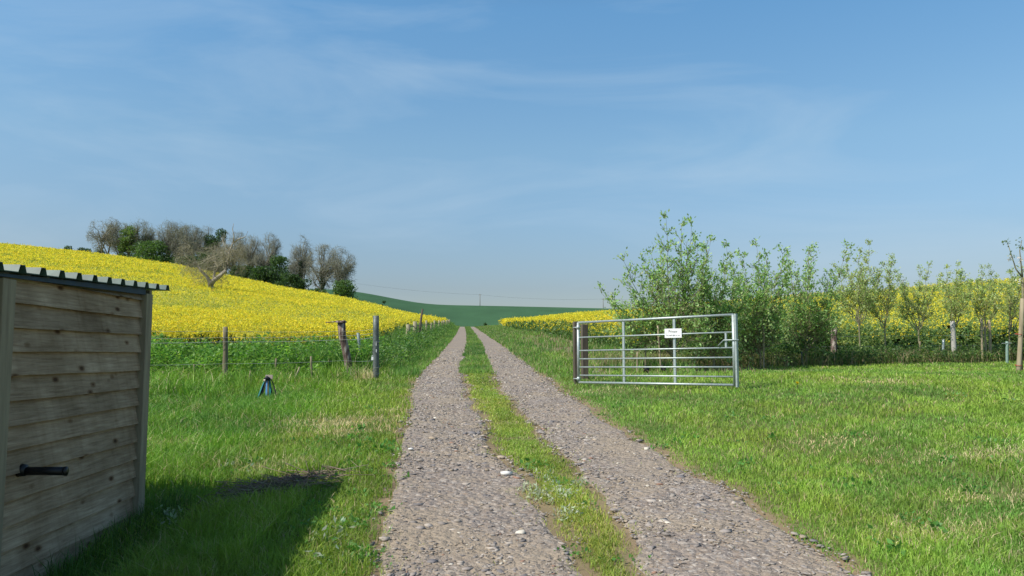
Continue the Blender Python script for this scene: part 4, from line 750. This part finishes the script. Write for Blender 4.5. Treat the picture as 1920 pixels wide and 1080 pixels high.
m = MB(); Yv = [33, 39.6, 50, 66, 84, 104, 115]; Xv = [gx(765, 33), gx(790.5, 39.6), gx(807, 50), gx(823, 66), gx(833, 84), gx(840, 104), gx(843, 115)]
fr.location = (Xv[0], 33, float(zt(Xv[0], 33)))
for hz in (.95, .65):
    m = MB(); m.tube([np.array([x, y, float(zt(x, y)) + hz]) - np.array(fr.location) for x, y in zip(Xv, Yv)], .02, 4); m.build('rail', M_fp, fr)
# right-hand row
post('fence_post', 1564, 689, 614, 11.5, 22.0, M_oldpost, 'thick weathered fence post half covered in ivy at the lawn edge', wob=.12)
post('stake', 1432, 694, 612, 3.2, 18.8, M_stake, 'long pale thin stake at the foot of the bushy young tree', 'stake', 'stakes along the row of young trees')
for (px, yb, yt, w, dx, Y, mat, lab) in [(1660, 686, 655, 3, 0, 22.2, M_stake, 'left one of the short pale pair under the leaning sapling'), (1668, 686, 657, 3, -4, 22.2, M_stake, 'right one of the short pale pair under the leaning sapling'), (1725, 684, 640, 3, 0, 22.5, M_post, 'brown stake at the foot of the V-crowned sapling'),
    (1842, 681, 597, 4, -2, 22.6, M_stake, 'tallest pale brown stake of the cluster of three'), (1850, 681, 612, 3.5, -4, 22.7, M_stake, 'middle stake of the cluster of three, leaning left'), (1858, 681, 600, 4.5, -3, 22.8, M_stake, 'right-hand pink-grey stake of the cluster of three'), (1768, 680, 636, 4.5, 1, 22.8, M_galv, 'pale grey tree guard tube left of the narrow sapling'),
    (1504, 692, 660, 2.5, -1, 20.0, M_steel, 'thin dark green cane left of the ivy-grown post'), (1195, 716, 660, 3, 0, 16.8, M_stake, 'stake seen through the left half of the gate'), (1240, 716, 610, 3.5, -7, 17.2, M_stake, 'pale stake seen through the gate below the white sign'), (1210, 716, 650, 3, 1, 17.6, M_post, 'dark stake beside a black guard seen through the gate')]:
    post('stake', px, yb, yt, w, Y, mat, lab, 'stake', 'stakes along the row of young trees', dxtop=dx, sides=6)
g = post('tree_guard', 1790, 681, 602, 9, 22.75, plain('grey_guard', (.42, .40, .36), .6), 'pale grey guard tube around the narrow sapling, black at its foot', 'tree guard', wob=0, dxtop=-4); m = MB(); m.tube([(0, 0, -.02), (0, 0, .22)], .085, 12); m.build('black_foot', M_black, g)
for px, lab in [(1211, 'small black guard at ground level, left one behind the gate'), (1242, 'small black guard at ground level, right one behind the gate')]:
    m = MB(); X = gx(px, 17.0); m.tube([(0, 0, -.02), (.01, 0, .10), (-.03, 0, .15)], [.07, .065, .04], 8, wob=.15); o = m.build('tree_guard', M_black, None, True); o.location = (X, 17.0, float(zt(X, 17.0))); tag(o, lab, 'tree guard', 'black tree guards behind the gate')
g = post('green_stake', 1888, 676, 640, 5, 22.0, plain('pale_green_metal', (.22, .32, .27), .5), 'pale green metal stake with a short crossbar near the right edge', 'stake', wob=0); m = MB(); zz = float(at(1888, 644, 22.0)[2]) - g.location[2]; m.tube([(-.14, -.03, zz), (.14, -.03, zz + .01)], .012, 6); m.build('crossbar', M_galv, g)
bs = post('tree_stake', 1909, 700, 560, 8, 16.7, M_stake, 'stout pale stake with red ties beside the blossoming tree', 'stake', dxtop=9)
M_tie = plain('red_tie', (.45, .05, .04), .6)
for u in (.10, .52): 
    m = MB()
    hz = (float(at(1909, 560, 16.7)[2]) - bs.location[2]) * u; m.tube([(math.cos(a_) * .062 + u * .1, math.sin(a_) * .062, hz + .01 * math.sin(a_)) for a_ in np.linspace(0, 6.283, 13)], .006, 4); m.build('red_tie', M_tie, bs)
rf = empty('wire_fence', A(1400, 640, 21.5)); tag(rf, 'thin fence wires running behind the saplings along the right field', 'fence'); w0 = np.array(rf.location)
for yy in (633, 652, 668): m = MB(); m.tube([A(1400, yy, 21.5) - w0, A(1564, yy - 2, 22) - w0, A(1790, yy - 4, 23.6) - w0, A(2000, yy - 6, 23.8) - w0], .004, 4); m.build('wire', M_wire, rf)
# ---------------------------------------------------------------- metal gate
P0 = np.array(at(1085, 717, 14.4)); P1 = np.array(at(1378, 722, 12.2)); GZ0 = (P0[2] + P1[2]) / 2; dG = P1 - P0; GLn = math.hypot(dG[0], dG[1]); gate = empty('field_gate', (P0[0], P0[1], P0[2]), math.atan2(dG[1], dG[0])); slope = (P1[2] - P0[2]) / GLn
GH = float(at(1085, 605, 14.4)[2] - P0[2]); GH2 = float(at(1378, 590, 12.2)[2] - P1[2])
tag(gate, 'galvanised seven-bar field gate with a white Private sign, standing open on the lawn', 'gate')
def gp(u, v, off=0): return (u * GLn, off, u * GLn * slope + v * (GH + (GH2 - GH) * u))
m = MB(); m.tube([gp(0, 0), gp(0, 1)], .027, 12); m.build('hinge_stile', M_galv, gate, True)
m = MB(); m.tube([gp(1, -.02), gp(1, 1.0)], .027, 12); m.build('latch_stile', M_galv, gate, True)
m = MB(); a, b = gp(1, -.03), gp(1, 1.01); m.box((a[0] + .028, -.03, a[2]), (a[0] + .058, .03, b[2])); m.build('closing_plate', M_galv, gate, bevel=.003)
for v in (0, 1): m = MB(); m.tube([gp(0, v), gp(1, v)], .021, 12); m.build('frame_rail', M_galv, gate, True)
for v in (1 - .250, 1 - .471, 1 - .610, 1 - .746, 1 - .882): m = MB(); m.tube([gp(0, v), gp(1, v)], .0135, 10); m.build('bar', M_galv, gate, True)
for u in (.325, .655): m = MB(); a, b = gp(u, 0), gp(u, 1); m.box((a[0] - .022, -.005, a[2]), (a[0] + .022, .021, b[2])); m.build('upright', M_galv, gate, bevel=.003)
m = MB(); a = gp(.957, .529); b = gp(.957, .75); m.box((a[0] - .014, -.012, a[2]), (a[0] + .014, .012, b[2])); m.build('latch_bracket', M_galv, gate)
m = MB(); a = gp(.957, .64); m.tube([(a[0] - .12, -.04, a[2] - .09), (a[0] - .02, -.035, a[2]), (a[0] + .24, -.035, a[2])], .009, 8); m.build('latch_bolt', M_galv, gate, True)
for v in (.92, .06): hg = MB(); a = gp(0, v); hg.tube([(a[0] - .12, 0, a[2]), (a[0], 0, a[2])], .011, 6); hg.tube([(a[0] - .0, 0, a[2] - .035), (a[0], 0, a[2] + .035)], .034, 10); hg.build('hinge', M_galv, gate, True)
sg = gp(.655, .765); sgn = MB(); w_, h_ = .34, .155; sgn.box((sg[0] - .165, -.034, sg[2] - h_ / 2), (sg[0] + .165, -.028, sg[2] + h_ / 2)); sgn_o = sgn.build('sign', M_white, gate, bevel=.001)
def text(body, size, x, z, parent, name):
    cu = bpy.data.curves.new(name, 'FONT'); cu.body = body; cu.size = size; cu.align_x = 'CENTER'; cu.align_y = 'CENTER'; cu.extrude = .0006
    o = bpy.data.objects.new(name, cu); C.objects.link(o); bpy.context.view_layer.update(); me = bpy.data.meshes.new_from_object(o.evaluated_get(bpy.context.evaluated_depsgraph_get())); bpy.data.objects.remove(o)
    q_ = bpy.data.objects.new(name, me); me.materials.clear(); me.materials.append(M_ink); C.objects.link(q_); q_.parent = parent; q_.location = (x, -.0352, z); q_.rotation_euler = (R(90), 0, 0); return q_
text('Private', .062, sg[0], sg[2] + .028, sgn_o, 'lettering'); text('No public right of way', .029, sg[0], sg[2] - .036, sgn_o, 'lettering')
gpz = P0 + np.array([-.10, .07, 0])
def sqpost(px, ytop, Y, w, label, mat=M_brownpost):
    X = gx(px, Y); z = float(zt(X, Y)); h = float(at(px, ytop, Y)[2]) - z; m = MB(); m.box((-w / 2, -w / 2, -.2), (w / 2, w / 2, h)); o = m.build('gate_post', mat, bevel=.012); o.location = (X, Y, z); o.rotation_euler = (R(.6), R(-.4), R(12)); return tag(o, label, 'post', 'dark wooden posts at the hinge end of the gate')
sqpost(1080.5, 603, 14.55, .105, 'dark square wooden post the gate hangs from')
sqpost(1096, 608, 15.6, .125, 'second dark wooden post just behind the hinge end of the gate')
# ---------------------------------------------------------------- teal bundle of straps on its short stand
def bundle():
    Y = hit(503, 752)[1]; X = gx(503, Y, 750); z = float(zt(X, Y)); t0 = empty('strap_bundle', (X, Y, z)); tag(t0, 'teal, blue and black straps hanging from a pale board on a short stake', 'straps'); s = Y / F
    P = lambda px, py, dy=0: (at(px, py, Y)[0] - X, dy, at(px, py, Y)[2] - z)
    m = MB(); a = P(497, 711); b = P(511, 703); m.box((a[0], .01, a[2]), (b[0], .03, b[2])); m.build('board', plain('pale_board', (.45, .36, .30), .7), t0, bevel=.003)
    m = MB(); m.tube([P(503, 765, .03), P(503, 705, .03)], .014, 7); m.build('stake', M_stake, t0)
    teal = plain('teal_webbing', (.01, .17, .16), .6); blue = plain('blue_webbing', (.08, .22, .50), .5); blk = plain('dark_webbing', (.008, .01, .016), .6)
    def strap(pts, w, mat, nm='strap'):
        m = MB(); vs = []; 
        for i, p_ in enumerate(pts): ww = w * (.55 + .45 * i / (len(pts) - 1)); vs += [(p_[0] - ww / 2, p_[1], p_[2]), (p_[0] + ww / 2, p_[1] - .01, p_[2]), (p_[0] + ww / 2, p_[1] + .015, p_[2]), (p_[0] - ww / 2, p_[1] + .015, p_[2])]
        n_ = len(pts); fs = [(4 * i + k, 4 * i + (k + 1) % 4, 4 * i + 4 + (k + 1) % 4, 4 * i + 4 + k) for i in range(n_ - 1) for k in range(4)] + [(3, 2, 1, 0), tuple(4 * (n_ - 1) + k for k in range(4))]; m.add(vs, fs); return m.build(nm, mat, t0)
    strap([P(499, 709, -.02), P(494, 722, -.05), P(489, 738, -.08), P(482, 758, -.12)], .028, teal); strap([P(500, 709, -.01), P(497, 722, -.04), P(492, 740, -.06), P(484, 757, -.09)], .05, blk)
    strap([P(503, 709, -.04), P(502, 722, -.06), P(502, 742, -.08)], .032, blue); strap([P(506, 709, -.03), P(508, 722, -.05), P(509, 746, -.07)], .035, teal); strap([P(508, 710, -.01), P(514, 722, -.03), P(519, 738, -.05), P(524, 744, -.06)], .022, blk); strap([P(505, 709, .0), P(507, 725, -.02), P(511, 742, -.04)], .045, blk)
    m = MB(); m.tube([P(498, 712, -.06), P(503, 708, -.07), P(508, 711, -.06)], [.025, .035, .025], 8); m.build('knot', blk, t0, True); m = MB(); m.tube([P(500, 711, -.105), P(500, 715, -.11)], [.018, .014], 8); m.build('tag', plain('cream_tag', (.7, .6, .45), .6), t0, True)
bundle()
n = 500; r = np.random.default_rng(8); bx_, by_ = hit(503, 752); X = bx_ + r.normal(size=n) * .25; Y = by_ - .06 + r.normal(size=n) * .10; V, Fc, cc = blades(X, Y, .07 + .13 * r.random(n), np.full(n, .011), jcol(n, (.17, .33, .055), r, .35), r, .6); tag(mesh_np('grass_tuft', V, Fc, M_grass, col=cc), 'lusher tuft of grass around the feet of the teal straps', 'grass', kind='stuff')
# ---------------------------------------------------------------- garden shed
def shed():
    Yc = 5.46; X0 = -2.22 - .0708 * Yc; gz = float(zt(X0, Yc)); t0 = empty('shed', (X0, Yc, 0), math.atan(.0708)); tag(t0, 'small weatherboarded timber shed with a green ribbed metal roof, in shade', 'shed')
    Ln, Dp = 3.5, 1.9
    Mw, t, p = newmat('weatherboard'); tcn = N(t, 'ShaderNodeTexCoord'); mp = N(t, 'ShaderNodeMapping'); mp.inputs['Scale'].default_value = (1, .09, 1.6); n = N(t, 'ShaderNodeTexNoise', Scale=42.0, Detail=8.0, Roughness=.65, Distortion=.4); nb = N(t, 'ShaderNodeTexNoise', Scale=3.0, Detail=5.0)
    kp = N(t, 'ShaderNodeMapping'); kp.inputs['Scale'].default_value = (.01, 4.2, 9.5); vk = N(t, 'ShaderNodeTexVoronoi', Scale=1.0); sk = N(t, 'ShaderNodeMapping'); sk.inputs['Scale'].default_value = (1, 9, .5); ns = N(t, 'ShaderNodeTexNoise', Scale=1.6, Detail=6.0, Roughness=.6)
    for a, b in ((tcn.outputs['Object'], mp.inputs[0]), (mp.outputs[0], n.inputs['Vector']), (tcn.outputs['Object'], nb.inputs['Vector']), (tcn.outputs['Object'], kp.inputs[0]), (kp.outputs[0], vk.inputs['Vector']), (tcn.outputs['Object'], sk.inputs[0]), (sk.outputs[0], ns.inputs['Vector'])): t.links.new(a, b)
    gr = ramp(t, n.outputs['Fac'], [(.28, .205, .13), (.47, .37, .255)], [.35, .65]); bl = ramp(t, nb.outputs['Fac'], [(.62, .58, .52), (1.12, 1.12, 1.12)], [.3, .7]); c = mixc(t, 1.0, gr.outputs[0], bl.outputs[0], 'MULTIPLY')
    sr = ramp(t, ns.outputs['Fac'], [(1, 1, 1), (.80, .76, .71)], [.5, .75]); c = mixc(t, 1.0, c.outputs[0], sr.outputs[0], 'MULTIPLY'); kr = ramp(t, vk.outputs['Distance'], [(.22, .15, .11), (.55, .45, .36), (1, 1, 1)], [.07, .11, .2]); c = mixc(t, 1.0, c.outputs[0], kr.outputs[0], 'MULTIPLY')
    geo = N(t, 'ShaderNodeAttribute', attribute_name='board'); c2 = mixc(t, 1.0, c.outputs[0], (1, 1, 1), 'MULTIPLY'); t.links.new(geo.outputs['Color'], c2.inputs[2])
    t.links.new(c2.outputs[0], p.inputs['Base Color']); p.inputs['Roughness'].default_value = .85; p.inputs['Specular IOR Level'].default_value = .25; b = N(t, 'ShaderNodeBump', Strength=.4, Distance=.006); t.links.new(n.outputs['Fac'], b.inputs['Height']); t.links.new(b.outputs[0], p.inputs['Normal'])
    def cladding(side):   # overlapping boards; side +1 the long wall towards the track
        m = MB(); rr = random.Random(8 + side); tint_ = []
        for k in range(-1, 13):
            z0 = 1.757 - .121 * k; z1 = z0 + .135; 
            if k == -1: z0 = 1.757 + .121; z1 = 1.95
            seg = 24; v0 = len(m.v); tv = rr.uniform(.85, 1.12); vs = []
            for i in range(seg + 1):
                y = -Ln + .02 + (Ln - .14) * i / seg; wv = rr.uniform(-.0012, .0012) + .003 * math.sin(y * 2.1 + k * 1.7); zt1 = min(z1, 1.925 - .0376 * (-y)) if k < 1 else z1
                vs += [(.036, y, z0 + wv), (.004, y, max(zt1, z0 + .01)), (.004, y, z0 + wv)]
            fs = []
            for i in range(seg): a = 3 * i; fs += [(a, a + 3, a + 4, a + 1), (a + 2, a + 5, a + 3, a)]
            fs += [(0, 1, 2), (3 * seg, 3 * seg + 2, 3 * seg + 1)]
            m.add(vs, fs); tint_ += [tv] * (len(m.v) - v0)
        return m, tint_
    m, tn = cladding(1); o = m.build('boarded_wall', Mw, t0); a = o.data.attributes.new('board', 'FLOAT_COLOR', 'POINT'); a.data.foreach_set('color', np.repeat(np.array(tn)[:, None], 4, 1).astype(np.float32).ravel())
    M_in = noisemat('shed_timber', [(.20, .17, .115), (.35, .31, .21)], 20, .9, .4, stretch=(1, 1, .1), dist=.006); M_dk = noisemat('shed_plinth', [(.05, .035, .025), (.11, .08, .06)], 12, .9, .4, stretch=(1, .15, 1))
    m = MB(); m.box((-.04, -Ln + .01, .05), (.003, -.06, 1.92)); m.box((-Dp, -Ln, .05), (-Dp + .04, -.02, 1.90)); m.box((-Dp + .04, -.06, .05), (-.04, -.02, 1.92)); m.box((-Dp + .04, -Ln + .01, .05), (-.04, -Ln + .05, 1.80)); m.build('wall', M_in, t0)
    m = MB(); m.box((-.03, -Ln + .03, .0), (.012, -.12, .318)); m.build('plinth', M_dk, t0)
    for (y0, y1, top) in ((-.135, -.03, 1.925), (-1.83, -1.72, 1.865), (-Ln, -Ln + .1, 1.80)): m = MB(); m.box((-.02, y0, .0), (.058, y1, top)); m.build('post', M_in, t0, bevel=.004)
    m = MB(); m.box((-.06, -.0285, .0), (.035, -.008, 1.925)); m.build('corner_board', noisemat('reddish_corner', [(.12, .06, .04), (.2, .11, .07)], 12, .9, .3, stretch=(1, 1, .1)), t0)
    blue = plain('blue_liner', (.008, .035, .07), .6); m = MB(); m.add([(.030, -2.2, 1.862), (.030, -.14, 1.915), (.030, -.14, 1.958), (.030, -2.2, 1.87), (.05, -2.2, 1.862), (.05, -.14, 1.915), (.05, -.14, 1.958), (.05, -2.2, 1.87)], [(0, 1, 2, 3), (7, 6, 5, 4), (0, 4, 5, 1), (3, 2, 6, 7), (0, 3, 7, 4), (1, 5, 6, 2)]); m.build('blue_strip', blue, t0)
    # ribbed roof sheet: ribs run across the shed
    prof = []; y = -Ln - .08; pitch = .193; rib = .036; th = .0035
    ys = []; k0 = 0; yy = y
    while yy < .06: ys += [(yy, 0), (yy + pitch * .60, 0), (yy + pitch * .68, rib), (yy + pitch * .90, rib)]; yy += pitch * .98
    ys += [(yy, 0), (yy + .03, 0)]
    zr = lambda y: 1.968 + .0376 * y
    x0, x1 = -Dp - .12, .085; vs = []; nsec = len(ys); xs = np.linspace(x0, x1, 9)
    for (y_, h_) in ys:
        for x_ in xs: vs.append((x_, y_, zr(y_) + h_))
        for x_ in xs: vs.append((x_, y_, zr(y_) + h_ - th))
    q_ = len(xs); fs = []
    for i in range(nsec - 1):
        a = i * 2 * q_; b = a + 2 * q_
        for j in range(q_ - 1): fs.append((a + j, a + j + 1, b + j + 1, b + j)); fs.append((a + q_ + j, b + q_ + j, b + q_ + j + 1, a + q_ + j + 1))
        fs.append((a + q_ - 1, a + 2 * q_ - 1, b + 2 * q_ - 1, b + q_ - 1)); fs.append((a, b, b + q_, a + q_))
    m = MB(); m.add(vs, fs); Mr = noisemat('green_roof_sheet', [(.03, .065, .055), (.08, .15, .12), (.22, .26, .22)], 13, .45, .15, spec=.5, pos=[.3, .6, .8], dist=.003); m.build('roof', Mr, t0)
    m = MB(); m.box((-Dp - .05, -Ln, 1.80), (-Dp, .02, 1.86)); m.box((-Dp, -.02, 1.925), (.03, .02, 1.958)); m.build('roof_batten', M_in, t0)
    pz = .915; m = MB(); m.tube([(.015, -1.53, pz + .006), (.05, -1.53, pz + .004)], [.034, .028], 12); m.tube([(.03, -1.53, pz), (.15, -1.53, pz), (.235, -1.53, pz - .002)], [.021, .0215, .0215], 14); m.tube([(.235, -1.53, pz - .002), (.247, -1.53, pz - .002)], [.0235, .0235], 14); m.build('black_pipe', M_black, t0, True)
shed()
# tall grass against the shed
n = 2600; r = np.random.default_rng(66); Y = 3.2 + 2.6 * r.random(n); X = SHED_X(Y) + .06 + np.abs(r.normal(size=n)) * .12; V, Fc, cc = blades(X, Y, .05 + .20 * r.random(n) ** 4, np.full(n, .005), jcol(n, (.07, .15, .03), r, .35), r, .45); tag(mesh_np('shed_grass', V, Fc, M_grass, col=cc), 'long unmown grass at the foot of the shed wall', 'grass', kind='stuff')
# ---------------------------------------------------------------- far power line
poles = []
for i, (px, yt, Y, lab) in enumerate([(900, 551, 452, 'distant wooden power pole on the far green ridge above the track'), (1131, 559, 460, 'distant power pole on the far ridge left of the tallest young tree')]):
    X = gx(px, Y, 570); z = float(zt(X, Y)); h = float(at(px, yt, Y)[2]) - z; t0 = empty('power_pole', (X, Y, z)); tag(t0, lab, 'power pole', 'power poles on the far ridge'); m = MB(); m.tube([(0, 0, -1), (0, 0, h)], [.2, .15], 7); m.build('pole', M_bark, t0, True); m = MB(); m.box((-.9, -.08, h - .7), (.9, .08, h - .55)); m.build('crossarm', M_bark, t0); poles.append((X, Y, z + h - .5))
pw = empty('power_line', poles[0]); tag(pw, 'faint overhead cable running across the far ridge between the poles', 'cable'); w0 = np.array(poles[0]); m = MB(); L0_ = at(640, 527, 440); R0_ = at(1500, 560, 480)
pts = []
for a, b in ((L0_, np.array(poles[0])), (np.array(poles[0]), np.array(poles[1])), (np.array(poles[1]), R0_)):
    for i in range(12): u = i / 12; pts.append(a + (b - a) * u - np.array([0, 0, 1.3 * 4 * u * (1 - u)]) - w0)
m.tube(pts, .03, 4); m.build('cable', M_steel, pw)
